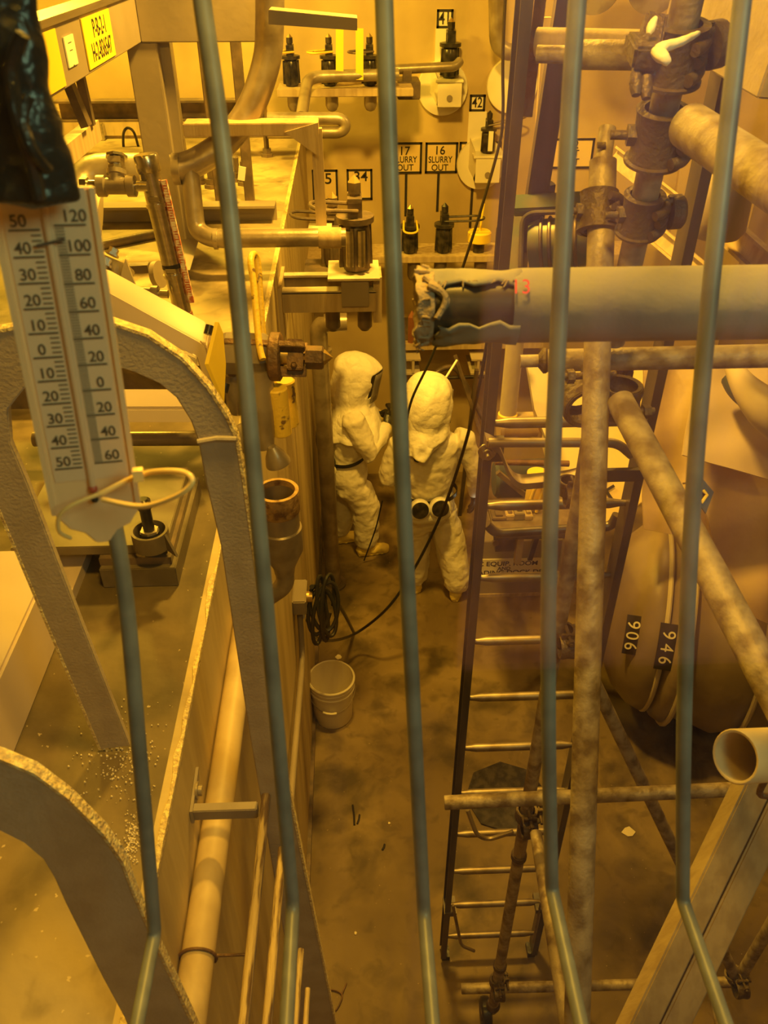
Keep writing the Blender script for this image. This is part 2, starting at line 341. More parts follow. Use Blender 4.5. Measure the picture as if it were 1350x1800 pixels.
# nozzle connector: pointed hex cap, yoke, collar, ribbed body
def connector(base, h, label, cat='connector', m='black', handle=None, ax=Z3, tip='brass', group=None, ribs=True):
    base = V(base); ax = V(ax).normalized(); r = h*.17; a, b = perp(ax)
    t = thing('nozzle_connector', label, cat, base, group)
    MB().lathe([(r*.55, 0), (r*.8, .02*h), (r*.95, .12*h), (r*.95, .4*h), (r*.82, .52*h), (r*.62, .55*h)], base, ax, 16).build('body', m, t)
    if ribs:
        f = MB()
        for k in range(6):
            q = math.pi/3*k+.2; d = a*math.cos(q)+b*math.sin(q); f.bar(base+d*r*.98+ax*.05*h, base+d*r*.9+ax*.5*h, r*.3, r*.2, d)
        f.build('rib_cage', m, t, bevel=.001)
    MB().lathe([(r*.9, .52*h), (r*1.2, .53*h), (r*1.2, .59*h), (r*.9, .6*h)], base, ax, 20).build('collar', m, t)
    f = MB()
    for s_ in (-1, 1): f.bar(base+a*s_*r*.62+ax*.58*h, base+a*s_*r*.62+ax*.77*h, r*.45, r*.9, a)
    f.bar(base+a*-r*.9+ax*.77*h, base+a*r*.9+ax*.77*h, r*.9, h*.05, b); f.build('yoke', m, t, bevel=.001)
    MB().lathe([(r*.34, .6*h), (r*.34, .82*h), (r*.45, .82*h), (r*.45, .93*h)], base, ax, 6).build('hex_nut', m, t, smooth=False)
    MB().lathe([(r*.42, .93*h), (r*.02, 1.0*h)], base, ax, 6).build('pointed_tip', tip, t, smooth=False)
    if handle:
        hm, side, ln = handle
        d = V(side).normalized(); d2 = ax.cross(d); c0 = base+ax*.67*h
        pts = [c0+d2*r*.9, c0+d2*r*1.0+d*ln*.6]+arc(c0+d*ln*.75, d*(ln*.25), d2*r*1.0, 90, -90, 8)+[c0-d2*r*1.0+d*ln*.6, c0-d2*r*.9]
        MB().tube(pts, h*.022, 8).build('handle', hm, t)
    return t
# upper shelf with three connectors (left of the first bars)
YS = 6.2
a = P(488, 160, Y=YS); b = P(700, 160, Y=YS)
tag(MB().box((a.x, YS-.06, a.z-.03), (b.x+.1, YS+.3, a.z+.02)).build('wall_shelf', 'wood', bevel=.004), 'upper pale steel shelf carrying three dark connectors below the grey beam', 'shelf')
for px, lb in ((513, 'leftmost of the three'), (580, 'middle one of the three'), (650, 'rightmost of the three')):
    q = P(px, 143, Y=YS+.06); h = P(px, 62, Y=YS+.06).z-q.z+.04
    connector((q.x, q.y, a.z+.02), h, 'dark nozzle connector standing on the upper shelf, '+lb, handle=('yel' if px < 640 else 'drk', (-.6, -.4, 0), .16))
for px, lb in ((516, 'left'), (583, 'middle'), (651, 'right')):
    q = P(px, 165, Y=YS+.05); q2 = P(px, 177, Y=YS+.05)
    tag(MB().lathe([(.045, 0), (.045, -.07), (.03, -.1), (.004, -.11)], (q.x, YS+.05, a.z-.03), Z3, 14).build('pipe_stub', 'ssd'), 'short rounded pipe stub under the '+lb+' connector of the upper shelf', 'pipe')
f = MB(); q = P(541, 135, Y=YS-.1); q1 = P(640, 131, Y=YS-.1); q2 = P(530, 205, Y=5.7); q3 = P(600, 207, Y=5.7); q4 = P(600, 232, Y=5.62); q5 = P(470, 232, Y=5.62)
f.tube(rnd([P(700, 131, Y=YS-.02), q, q2], .1)[0:], .038, 14); tag(f.build('process_pipe', 'ssd'), 'dull steel pipe running along the upper shelf and turning down', 'pipe')
tag(MB().tube([P(470, 208, Y=5.65)]+[P(590+17*math.sin(math.pi*i/12), 220.5-12.5*math.cos(math.pi*i/12), Y=5.65) for i in range(13)]+[P(470, 233, Y=5.65)], .036, 14).build('u_bend_pipe', 'ssd'), 'horizontal U bend of dull steel pipe right of the steel bracket', 'pipe')
for px, y0, y1, lb in ((597, 52, 140, 'left'), (632, 50, 140, 'right')):
    tag(MB().bar(P(px, y0, Y=YS-.08), P(px, y1, Y=YS-.08), .05, .02, X3).build('yellow_strap', 'yelflat'), lb+' of two thin yellow upright straps between the shelf connectors', 'strap')
# round wall ports with brackets
def port(px, py, r, label, bracket=True, y=BY):
    c = P(px, py, Y=y-.02); t = thing('round_wall_port', label, 'port', c)
    MB().lathe([(r, .0), (r, .035), (r*.98, .045), (.002, .045)], (c.x, y, c.z), -Y3, 48).build('cover_disc', 'tarpd', t)
    if bracket:
        yb_ = y-.20; a0 = P(px-8, py-10, Y=yb_); a1 = P(px+32, py+33, Y=yb_); w0 = P(px-22, py+14, Y=y-.05)
        f = MB(); f.hexa([(w0.x, y-.045, a1.z+.07), (a0.x+.01, y-.045, a1.z-.01), (a0.x+.01, yb_, a1.z-.01), (a0.x+.01, yb_, a0.z-.06)], [(w0.x, y-.045, a0.z+.12), (a0.x+.01, y-.045, a0.z+.02), (a0.x+.01, yb_, a0.z), (a0.x+.01, yb_, a0.z-.01)])
        f.build('gusset', 'tarpd', t)
        MB().box((a0.x, yb_-.012, a1.z), (a1.x, yb_, a0.z)).build('bracket_face', 'tarpd', t, bevel=.003)
        MB().box((a0.x-.02, yb_-.02, a0.z), (a1.x+.01, y-.045, a0.z+.018)).build('bracket_shelf', 'tarpd', t, bevel=.003)
        MB().lathe([(.022, 0), (.022, .01)], ((a0.x+a1.x)/2, yb_-.012, a1.z+.06), -Y3, 16).build('bolt_head', 'grey', t)
        c = V(((a0.x+a1.x)/2, y-.12, a0.z+.018))
    return t, c
MT['tarpd'] = mat('cream enamel disc', (.86, .80, .62), .4)
t, c = port(778, 155, .187, 'round cream wall port and bracket just below sign 41, the higher one')
connector(c, .38, 'dark nozzle connector on the bracket of the port under 41', tip='brass')
t, c = port(845, 288, .19, 'round cream wall port with a bracket, under the 42 sign')
k = connector(c, .30, 'dark nozzle connector with a long lever and white tag, under 42', tip='black', handle=('drk', (1, -.25, .25), .28))
MB().box((c.x-.01, BY-.20, c.z+.03), (c.x+.025, BY-.195, c.z+.17)).build('white_tag', 'white', k)
port(900, 150, .19, 'round cream wall port cut off by the ladder rail', False)
tag(MB().tube(rnd([P(872, -40, Y=6.5), P(874, 92, Y=6.5), P(930, 92, Y=6.5)], .12), .055, 18).build('drop_pipe', 'ssd'), 'dark steel pipe coming down the back wall and bending right at the top', 'pipe')
t = thing('branch_pipe', 'horizontal steel pipe from the port under 41 to a brown block', 'pipe', P(700, 125, Y=6.5))
MB().tube(rnd([P(694, 122, Y=6.45), P(800, 117, Y=6.45), P(808, 108, Y=6.5)], .04), .032, 14).build('pipe_run', 'ssd', t)
a = P(698, 140, Y=6.45); b = P(737, 171, Y=6.45); MB().box((a.x, 6.35, b.z), (b.x, 6.6, a.z)).build('junction_block', 'drk', t, bevel=.006)
MB().box((a.x+.04, 6.4, a.z), (b.x-.06, 6.5, a.z+.06)).build('neck', 'drk', t)
# lower wall shelf and its connectors
YL = 6.3; a = P(560, 446, Y=YL); b = P(905, 446, Y=YL); zt = a.z
tag(MB().box((a.x-.1, YL-.1, zt-.05), (b.x+.9, YL+.22, zt)).build('wall_shelf', 'wood', bevel=.004), 'lower pale shelf on the back wall under the SLURRY OUT signs', 'shelf')
for px, top, lb, hd in ((720, 372, 'dark nozzle connector with a thin yellow loop, below 17 SLURRY OUT', ('yelflat', (0, -1, -.6), .12)), (779, 368, 'dark nozzle connector with a long black lever, below 16 SLURRY OUT', ('black', (1, -.1, .05), .3))):
    q = P(px, 440, Y=YL); h = P(px, top, Y=YL).z-zt+.05
    connector((q.x, YL, zt), h, lb, handle=hd, tip='brass' if px < 750 else 'black')
q = P(841, 440, Y=YL); t = thing('capped_fitting', 'yellow capped fitting with a thin rod on the lower wall shelf', 'fitting', (q.x, YL, zt))
MB().lathe([(.045, 0), (.045, .07), (.075, .08)], (q.x, YL, zt), Z3, 20).build('stem', 'black', t)
MB().lathe([(.085, .08), (.09, .085), (.09, .15), (.08, .16)], (q.x, YL, zt), Z3, 24).build('cap', 'yelflat', t)
MB().cyl((q.x, YL, zt+.15), (q.x+.02, YL, zt+.36), .008, n=8).build('rod', 'yelflat', t)
for px, ln, lb in ((728, .16, 'below the yellow looped connector'), (775, .3, 'below the connector with the black lever'), (846, .2, 'below the yellow capped fitting')):
    q = P(px, 456, Y=YL-.05)
    tag(MB().lathe([(.05, 0), (.05, -ln+.04), (.035, -ln+.01), (.004, -ln)], (q.x, YL-.03, zt-.05), Z3, 14).build('pipe_stub', 'drk'), 'dark pipe stub under the lower shelf, '+lb, 'pipe')
# ================================================================= SUPPORT PLATFORM BEHIND THE WORKERS
a = P(712, 600, Y=6.3); b = P(870, 600, Y=6.3)
t = thing('work_platform', 'yellowish steel platform beam behind the right worker with I beams below', 'platform', (a.x, 6.3, a.z))
MB().box((a.x, 6.25, a.z-.06), (b.x+.4, 6.32, a.z+.0)).build('front_beam', 'wood', t, bevel=.003)
MB().box((a.x, 6.32, a.z-.03), (b.x+.4, BY-.002, a.z+.0)).build('deck_plate', 'drk', t)
for px in (725, 838):
    q = P(px, 636, Y=6.25); f = MB(); f.box((q.x-.06, 6.15, q.z+.055), (q.x+.06, 6.5, q.z+.07)); f.box((q.x-.06, 6.15, q.z-.07), (q.x+.06, 6.5, q.z-.055)); f.box((q.x-.01, 6.15, q.z-.06), (q.x+.01, 6.5, q.z+.06)); f.build('i_beam', 'tarp', t)
q = P(723, 612, Y=6.28); tag(MB().lathe([(.035, 0), (.035, .22), (.002, .27)], (q.x, 6.29, a.z), Z3, 6).build('pointed_pin', 'copper', smooth=False), 'red brown pointed pin standing on the platform beam', 'pin')
t = thing('tube_frame', 'dark tubular frame with crossed braces behind the right worker', 'frame', P(800, 700, Y=6))
MB().tube(rnd([P(745, 740, Y=6), P(760, 655, Y=6), P(800, 640, Y=6.1), P(862, 760, Y=6)], .12), .022, 10).build('hoop', 'drk', t)
MB().bar(P(800, 625, Y=6.1), P(858, 800, Y=5.9), .05, .03).build('brace', 'drk', t)
MB().bar(P(838, 650, Y=6), P(808, 905, Z=0), .04, .03).build('brace', 'alu', t)
MB().cyl(P(760, 665, Y=6.1), P(850, 662, Y=6.1), .015).build('cross_tube', 'black', t)
# ================================================================= LEFT DECK EQUIPMENT
YF = 3.9
t = thing('steel_portal_frame', 'large grey enamelled steel frame with column and sign beam at upper left', 'frame', P(320, 425, Z=DZ))
portal = t; cB0 = P(248, 75, Y=YF-.06); cx = cB0.x+.03; zB = cB0.z; zT = P(248, -10, Y=YF-.06).z
MB().box((cx-.095, YF-.05, DZ), (cx+.03, YF+.06, zB)).build('column', 'grey', t, bevel=.004)
MB().box((cx+.03, YF+.0, DZ), (cx+.07, YF+.012, zB)).build('column_flange', 'grey', t)
a = P(475, 66, Y=YF)
MB().box((cx-.03, YF-.06, zB), (a.x, YF+.06, zB+.36)).build('cross_beam', 'grey', t, bevel=.004)
MB().box((cx-.1, 1.2, zB), (cx-.03, YF, zT)).build('side_beam', 'grey', t, bevel=.003)
MB().box((cx-.115, 1.2, zT), (cx-.02, YF, zT+.02)).build('bright_edge_strip', 'ss', t)
fx = cx-.03
def ylabel(y0, y1, z0, z1, name, lbl, m, lines):
    c = V((fx+.004, (y0+y1)/2, (z0+z1)/2)); tt = thing(name, lbl, 'label', c)
    MB().box((fx+.001, y0, z0), (fx+.005, y1, z1)).build('sheet', m, tt)
    for s, yy, zz, sz, sx in lines: text(s, sz, (fx+.0055, yy, zz), Y3, Z3, 'ink', tt, bold=.005, sx=sx)
def onbeam(px, py): return P(px, py, X=fx)
y0_, y1_ = onbeam(150, 90).y, onbeam(196, 62).y; zm = (zB+zT)/2; zh = zT-zB
ylabel(y0_, y1_, zB+.012, zT-.012, 'equipment_label', 'yellow label reading P-B-2-1 and H-2-836547 on the grey side beam', 'yelflat', [('P-B-2-1', (y0_+y1_)/2+.02, zm+zh*.19, .075, (y1_-y0_)*.55/(.075*3.4)), ('H-2-836547', (y0_+y1_)/2+.01, zm-zh*.2, .075, (y1_-y0_)*.8/(.075*5.4))])
y2_, y3_ = onbeam(116, 102).y, onbeam(132, 94).y
ylabel(y2_, y3_, zm-zh*.22, zm+zh*.26, 'equipment_label', 'small white printed label left of the yellow one on the side beam', 'white', [('........', (y2_+y3_)/2, zm+.03, .02, 1), ('.......', (y2_+y3_)/2, zm+.01, .02, 1), ('...', (y2_+y3_)/2, zm-.03, .02, 1)])
y4_ = onbeam(107, 115).y
ylabel(y4_-.4, y4_, zB+.01, zT-.01, 'equipment_label', 'yellow label partly hidden by the black tape wrap on the side beam', 'yelflat', [])
a = P(472, 30, Y=3.3); b = P(628, 40, Y=3.3)
f = MB(); f.hexa([P(472, 17, Y=3.3), P(628, 32, Y=3.3), P(628, 54, Y=3.3), P(472, 43, Y=3.3)], [P(472, 17, Y=3.3)+V((0, .12, 0)), P(628, 32, Y=3.3)+V((0, .12, 0)), P(628, 32, Y=3.3)+V((0, .12, -.004)), P(472, 17, Y=3.3)+V((0, .12, -.004))])
f.box((b.x-.01, 3.3, P(628, 54, Y=3.3).z), (b.x+.07, 3.42, P(628, 32, Y=3.3).z-.004)) if False else None
f.build('angle_bracket', 'grey', portal, bevel=.001)
# pillar bundle beside the column and dark uprights before the bright wall
for i, (px, top, bot, wd, mm, lb) in enumerate(((283, 70, 215, .1, 'ssd', 'dull steel upright duct right of the grey column'), (360, 65, 250, .075, 'drk', 'dark upright strut before the bright wall, left one of two'), (413, 65, 245, .05, 'drk', 'slim dark upright strut before the bright wall, right one of two'))):
    yy = 4.7; a = P(px, top, Y=yy); a2 = P(px, top-150, Y=yy); fb = DZ+.62
    tag(MB().box((a.x-wd/2, yy-.03, fb-.62), (a.x+wd/2, yy+.03, 5.2)).build('upright_strut' if mm == 'drk' else 'upright_duct', mm, bevel=.004), lb, 'strut' if mm == 'drk' else 'duct')
# big curved pipe
pts = bez([P(474, -60, Y=3.7), P(474, 40, Y=3.7), P(468, 110, Y=3.7), P(440, 190, Y=3.68), P(395, 250, Y=3.65), P(345, 285, Y=3.62), P(305, 297, Y=3.6)], 7)
t = thing('curved_pipe', 'large dull steel pipe sweeping in a quarter circle at upper left', 'pipe', P(440, 190, Y=3.7))
MB().tube(pts, .056, 20).build('pipe_sweep', 'ssd', t)
MB().tube(rnd([P(305, 297, Y=3.6), P(318, 297, Y=3.6)], .05), .062, 20).build('pipe_collar', 'ssd', t)
t = thing('low_pipe', 'pale steel pipe coming down by the column and running right along the deck', 'pipe', P(400, 420, Y=3.6))
a = P(350, 412, Y=3.55); 
MB().tube(rnd([P(333, 290, Y=3.6), P(345, 405, Y=3.55), P(372, 420, Y=3.5), P(608, 417, Y=3.5)], .09), .038, 18).build('pipe_run', 'ssd', t)
MB().cyl(P(376, 420, Y=3.5), P(383, 420, Y=3.5), .043).build('weld_ring', 'ssd', t)
MB().cyl(P(560, 418, Y=3.5), P(600, 418, Y=3.5), .043).build('sleeve', 'wood', t)
t = thing('steel_bracket', 'pale steel bar bracket with gusset and leg in front of the 35 sign', 'bracket', P(560, 300, Y=3.6))
a = P(325, 222, Y=3.6); b = P(560, 222, Y=3.6)
MB().box((a.x, 3.55, a.z-.03), (b.x, 3.66, a.z+.018)).build('bar', 'wood', t, bevel=.003)
f = MB(); f.prism([P(500, 232, Y=3.55), P(559, 215, Y=3.55), P(561, 275, Y=3.55)], (0, .012, 0)); f.build('gusset', 'wood', t)
q = P(565, 395, Y=3.6); MB().bar(P(556, 225, Y=3.6), q, .045, .03, X3).build('leg', 'wood', t)
MB().box((q.x-.055, 3.53, q.z-.02), (q.x+.045, 3.62, q.z+.0)).build('foot_plate', 'tarp', t)
# channel beams on the deck
for (y0, x0, x1, z0, z1, lb) in ((4.25, 150, 478, DZ+.02, DZ+.17, 'grey channel beam lying across the deck behind the sight glass'), (5.7, 120, 470, DZ+.28, DZ+.4, 'dark grey channel at the back of the deck')):
    a = P(x0, 300, Y=y0).x; b = P(x1, 300, Y=y0).x
    tag(MB().chan((a, y0+.1, z0), (b, y0+.1, z0), .0+z1-z0, .1, .012, Z3, 1).build('channel_beam', 'grey' if y0 < 5 else 'drk'), lb, 'beam')
tag(MB().box((-2.9, 6.3, DZ+.002), (-.6, 6.6, DZ+.18)).build('back_ledge', 'wood', bevel=.02), 'long pale ledge at the foot of the bright wall at upper left', 'ledge')
tag(MB().tube(bez([P(217, 258, Z=DZ), P(217, 235, Y=6.02), P(224, 225, Y=6.02), P(235, 232, Y=6.02), P(243, 257, Z=DZ)], 6), .009, 8).build('wire_hook', 'black'), 'thin dark wire hook standing on the deck behind the tee valve', 'hook')
MB().bar(P(152, 222, Y=3.3), P(118, 140, Y=3.3), .05, .03).build('diagonal_brace', 'drk', portal)
MB().bar(P(160, 220, Y=3.4), P(140, 130, Y=3.4), .03, .03).build('diagonal_brace', 'drk', portal)
tag(MB().bar(P(165, 228, Y=3.5), P(95, 285, Y=3.0), .05, .07).build('channel_beam', 'wood'), 'short yellowish beam running towards the viewer near the tee valve', 'beam')
tag(MB().box((P(166, 240, Y=6.28).x, 6.24, DZ), (P(186, 240, Y=6.28).x, 6.30, DZ+.11)).build('cable_clip', 'ss', bevel=.006), 'small bright clip on the ledge behind the braces', 'clip')
# small vertical items behind curved pipe: hanging hoses and tag
for i, (px, py) in enumerate(((352, 322), (372, 330), (418, 318), (430, 325), (470, 275))):
    q = P(px, py, Z=DZ)
    t = thing('deck_bolt', 'dark upright bolt on the deck, %s' % ('leftmost behind the curved pipe', 'second from left behind the curved pipe', 'left of the pair by the white tag', 'right of the pair by the white tag', 'alone below the steel bracket')[i], 'bolt', q)
    MB().lathe([(.03, 0), (.03, .05), (.018, .05), (.018, .13), (.01, .14)], q, Z3, 6).build('shank', 'drk', t, smooth=False)
    MB().lathe([(.042, 0), (.042, .02)], q, Z3, 6).build('nut', 'drk', t, smooth=False)
q = P(425, 305, Y=4.26); tag(MB().cbox(q, .035, .006, .065, (V((.97, 0, -.2)), Y3, V((.2, 0, .97)))).build('paper_tag', 'white'), 'small white tag hanging right of the blue bar near the curved pipe', 'tag')
tag(MB().cyl(P(175, 432, Z=DZ+.02), P(272, 412, Z=DZ+.02), .022).build('loose_pipe', 'drk'), 'loose dark pipe lying on the deck behind the sight glass', 'pipe')
# large pipe with flange behind thermometer
t = thing('elbow_pipe', 'fat brass coloured elbow pipe with flange, just right of the thermometer top', 'pipe', P(170, 380, Y=3.7))
MB().tube(rnd([P(250, 300, Y=3.9), P(140, 300, Y=3.9), P(120, 470, Y=3.5)], .25), .075, 22).build('elbow', 'ssd', t)
MB().lathe([(.13, 0), (.14, .01), (.14, .03), (.1, .035)], P(160, 400, Y=3.5), V((.9, .1, -.25)), 32).build('flange', 'tarp', t)
# sight glass with tee valves
D0 = 2.75
top = P(256, 274, D=2.65); bot = P(326, 568, D=2.95); ax = (top-bot).normalized(); L_ = (top-bot).length
t = thing('level_gauge', 'tall stainless steel level gauge cylinder with scale strip at upper left', 'gauge', bot)
MB().cyl(bot, top, .031, .034, 28).build('cylinder', 'ss', t)
MB().lathe([(.038, -.05), (.040, -.045), (.040, 0.0), (.036, .006)], top, ax, 32).build('end_cap', 'ss', t)
MB().cyl(bot+ax*.20, bot+ax*.215, .0335, n=28).build('black_band', 'black', t)
MB().cyl(bot, bot+ax*.04, .034, n=28).build('label_band', 'copper', t)
off = rt*.043-fw*.012
MB().bar(bot+ax*L_*.13+off, bot+ax*L_*.86+off, .018, .012, rt).build('scale_strip', 'redstrip', t)
f = MB()
for k in range(44): f.cbox(bot+ax*(L_*(.17+.66*k/43))+off-fw*.007, .011 if k % 5 else .017, .002, .0025, (rt, fw, ax))
f.build('scale_ticks', 'white', t)
for fr in (.30, .72):
    c = bot+ax*L_*fr; hc_ = MB().lathe([(.037, 0), (.037, .012)], c, ax, 24).build('hose_clamp', 'ss', t)
    MB().cbox(c-fw*.038+ax*.006, .035, .014, .014, (rt, fw, ax)).build('clamp_screw', 'ss', hc_)
def teevalve(c, ax, upd, s, label, camlock):
    c = V(c); t = thing('tee_valve', label, 'valve', c); ax = V(ax).normalized(); upd = V(upd).normalized()
    MB().lathe([(s*.62, -s*1.5), (s*.8, -s*1.45), (s*.8, -s*.85), (s*.62, -s*.75), (s*.62, s*.75), (s*.8, s*.85), (s*.8, s*1.45), (s*.6, s*1.5)], c, ax, 20).build('tee_body', 'ssd', t)
    MB().lathe([(s*.6, 0), (s*.6, s*.8), (s*.75, s*.85), (s*.75, s*1.2)], c, upd, 20).build('branch', 'ssd', t)
    MB().cyl(c-ax*s*1.4, c-ax*s*2.2, s*.45, n=16).build('nipple', 'ss', t)
    MB().lathe([(s*.7, 0), (s*.7, s*.5)], c-ax*s*2.7, ax, 6).build('hex_union', 'ss', t, smooth=False)
    MB().cyl(c+ax*s*1.4, c+ax*s*2.4, s*.4, n=16).build('nipple', 'ss', t)
    if camlock:
        MB().lathe([(s*.7, s*1.2), (s*.7, s*1.45), (s*.62, s*1.5), (s*.62, s*2.1), (s*.85, s*2.15), (s*.85, s*2.35), (s*.6, s*2.45)], c, upd, 8).build('cam_cap', 'ss', t)
        MB().cbox(c+upd*s*1.8-fw*s*.62, s*.95, s*.2, s*.5, (ax, fw, upd)).build('latch', 'ssd', t, bevel=.002)
    return t
teevalve(P(205, 327, D=2.66), rt-upv*.0, upv, .042, 'steel tee valve with square cap at the top of the level gauge', True)
teevalve(P(252, 516, D=2.84), rt-upv*.03, -upv*.9+rt*.35, .036, 'steel tee fitting at the bottom of the level gauge', False)
t = thing('clamp_block', 'steel clamp block with two bright hex bolts left of the lower tee fitting', 'block', P(205, 480, D=2.9))
c = P(203, 478, D=2.9); A = (rt*.8-upv*.35).normalized(); B = (upv*.8+rt*.35).normalized()
MB().cbox(c, .1, .08, .07, (A, fw, B)).build('block', 'ssd', t, bevel=.004)
MB().prism([P(215, 480, D=2.85), P(222, 456, D=2.85), P(238, 500, D=2.85), P(212, 505, D=2.85)], fw*.02).build('side_plate', 'grey', t)
for q in ((184, 464), (197, 447)): MB().lathe([(.024, 0), (.024, .008), (.017, .008), (.017, .026)], P(*q, D=2.83)-B*.004, B, 6).build('hex_bolt', 'ss', t, smooth=False)
t = thing('round_lug', 'grey round lug plate on a stand right of the clamp block', 'lug', P(275, 480, D=3.1))
MB().lathe([(.05, 0), (.05, .02)], P(274, 483, D=3.1), rt-.3*fw, 24).build('lug_plate', 'grey', t)
MB().bar(P(225, 472, D=3.1), P(262, 470, D=3.1), .04, .03).build('arm', 'drk', t)
tag(MB().prism([P(300, 425, D=3.6), P(347, 418, D=3.6), P(330, 475, D=3.4)], V((.02, 0, 0))).build('column_gusset', 'grey', bevel=.002), 'pale triangular gusset at the foot of the grey column', 'gusset')
# pale sloping beam behind the arch
t = thing('sloping_box_beam', 'pale enamelled box beam sloping down to the right behind the arch', 'beam', P(300, 620, D=2.3))
A0 = [P(150, 497, D=2.35), P(183, 508, D=2.35), P(352, 600, D=2.3), P(362, 612, D=2.3), P(388, 700, D=2.4), P(372, 715, D=2.4), P(345, 628, D=2.3), P(340, 625, D=2.3), P(190, 560, D=2.35), P(140, 545, D=2.35)]
th = V((0, .10, .02))
MB().prism([p+th*.5 for p in A0], th).build('beam_web', 'pink', t, bevel=.004)
MB().prism([P(160, 555, D=2.3), P(345, 628, D=2.28), P(347, 640, D=2.28), P(330, 660, D=2.26), P(160, 580, D=2.3)], V((0, .02, 0))).build('lower_flange', 'grey', t, bevel=.002)
t = thing('cross_beam', 'pale flat beam crossing under the arch right of the thermometer', 'beam', P(300, 715, D=2.2))
MB().prism([P(60, 688, D=2.15), P(315, 688, D=2.15), P(345, 718, D=2.12), P(60, 718, D=2.12)], V((0, .0, .012))).build('top_face', 'pink', t)
MB().prism([P(60, 719, D=2.12), P(346, 719, D=2.12), P(346, 740, D=2.12), P(60, 740, D=2.12)], V((0, .012, 0))).build('front_face', 'pink', t)
tag(MB().cyl(P(60, 772, D=2.3), P(430, 770, D=2.3), .021, n=20).build('cross_pipe', 'ssd'), 'dark steel pipe running across below the pale flat beam', 'pipe')
tag(MB().ball(P(432, 770, D=2.25), .038, .038, .045).build('pipe_bulb', 'ssd'), 'rounded steel bulb at the right end of the cross pipe, beside the arch', 'fitting')
tag(MB().box((-1.3, 2.35, DZ), (-.40, 2.45, DZ+.14)).build('deck_rib', 'drk'), 'dark upright rib on the deck behind the cross pipe', 'rib')
# base box with collar and bolt
a = P(310, 1000, Z=DZ+.09); c0 = P(340, 880, Z=DZ+.09)
bx1 = -.425; t = thing('machine_plinth', 'brown grey steel base box on the deck with a bolt collar', 'base', (-.6, 1.6, DZ))
MB().box((-.80, 1.50, DZ+.075), (bx1-.02, 1.83, DZ+.1)).build('top_plate', 'dkgrey', t, bevel=.002)
MB().box((-.60, 1.47, DZ), (bx1, 1.85, DZ+.055)).build('lower_box', 'dkgrey', t, bevel=.002)
MB().box((-.60, 1.485, DZ+.055), (bx1-.01, 1.84, DZ+.075)).build('middle_step', 'drk', t)
q = P(268, 958, Z=DZ+.1)
f = MB(); n = 28; rr = [f.ring(q+Z3*h, V((r, 0, 0)), V((0, r, 0)), n) for r, h in ((.042, 0), (.042, .045), (.036, .045), (.036, .002))]; f.skin(rr, cap=False); f.build('collar', 'dkgrey', t)
MB().prism([q+V((.04, -.02, 0)), q+V((.065, -.045, 0)), q+V((.04, -.02, .045))], V((.004, .004, 0))).build('rib_plate', 'dkgrey', t)
MB().lathe([(.022, 0), (.022, .04), (.013, .04), (.013, .105), (.016, .105), (.016, .125), (.01, .13)], q, Z3, 12).build('stud_bolt', 'black', t)
MB().lathe([(.021, .03), (.021, .045)], q, Z3, 6).build('nut', 'ssd', t, smooth=False)
# pale box beam running to the viewer, far lower left
t = thing('floor_box_beam', 'pale enamelled box beam lying on the deck at the left edge', 'beam', (-.8, 1.2, DZ))
MB().box((-1.0, .75, DZ), (-.655, 1.42, DZ+.16)).build('beam_body', 'pink', t, bevel=.006)
MB().box((-.82, 1.42, DZ), (-.655, 1.6, DZ+.03)).build('foot_flange', 'pink', t)
MB().cyl((-.9, 1.25, DZ+.16), (-.9, 1.25, DZ+.3), .05).build('stub', 'pink', t)
# ---------------------------------------------------------------- arches
def arch(y, outer, inner, label, part='plate', ridge=True, th=.014):
    t = thing('arch_frame', label, 'frame', P(*outer[0], Y=y))
    O = [P(*p, Y=y) for p in outer]; I = [P(*p, Y=y) for p in inner]
    f = MB(); dy = V((0, th, 0)); n = len(O)
    Q = [[f.b.verts.new(o), f.b.verts.new(o+dy), f.b.verts.new(i+dy), f.b.verts.new(i)] for o, i in zip(O, I)]
    f.skin(Q); f.build(part, 'arch', t, bevel=.002)
    # worn bright edge band on the outside rim
    f = MB(); Q = []
    for k in range(n):
        d = (O[k]-I[k]).normalized()*.002; Q.append([f.b.verts.new(O[k]-dy*.1+d), f.b.verts.new(O[k]+dy*1.1+d), f.b.verts.new(O[k]+dy*1.1-d*1.2), f.b.verts.new(O[k]-dy*.1-d*1.2)])
    f.skin(Q); f.build('worn_edge', 'chip', t)
    if ridge:
        k = ridge; a = P(348, 775, Y=y)-V((0, .002, 0)); b = P(416, 770, Y=y)-V((0, .002, 0)); MB().tube([a, (a+b)/2+Z3*.003, b], .004, 8).build('weld_seam', 'arch', t)
    return t
o_ = [(225, 1315), (160, 1120), (95, 960), (28, 800), (14, 740), (14, 700), (25, 690), (60, 680)]
# left leg (outer = lit right side)
def strip(y, pts_r, pts_l, label): pass
YA = 1.0
# one continuous arch: left leg up, shoulder, right leg down.  outer rim / inner rim
outer = [(176, 1318), (75, 1080), (-30, 830), (-70, 700), (-60, 620), (-10, 583), (80, 565), (190, 566), (260, 590), (320, 630), (365, 680), (398, 730), (416, 770), (428, 840), (445, 960), (466, 1120), (490, 1300), (520, 1450), (560, 1650), (600, 1850)]
inner = [(228, 1312), (140, 1090), (48, 850), (18, 780), (14, 720), (45, 680), (110, 655), (185, 640), (235, 655), (280, 675), (310, 700), (335, 740), (348, 775), (362, 850), (388, 960), (412, 1120), (440, 1300), (466, 1450), (500, 1650), (535, 1850)]
arch(YA, outer, inner, 'grey arch shaped saddle frame standing over the deck edge, larger and farther one')
outer2 = [(-60, 1320), (0, 1335), (60, 1360), (120, 1405), (180, 1465), (215, 1515), (235, 1570), (270, 1650), (335, 1790), (370, 1870)]
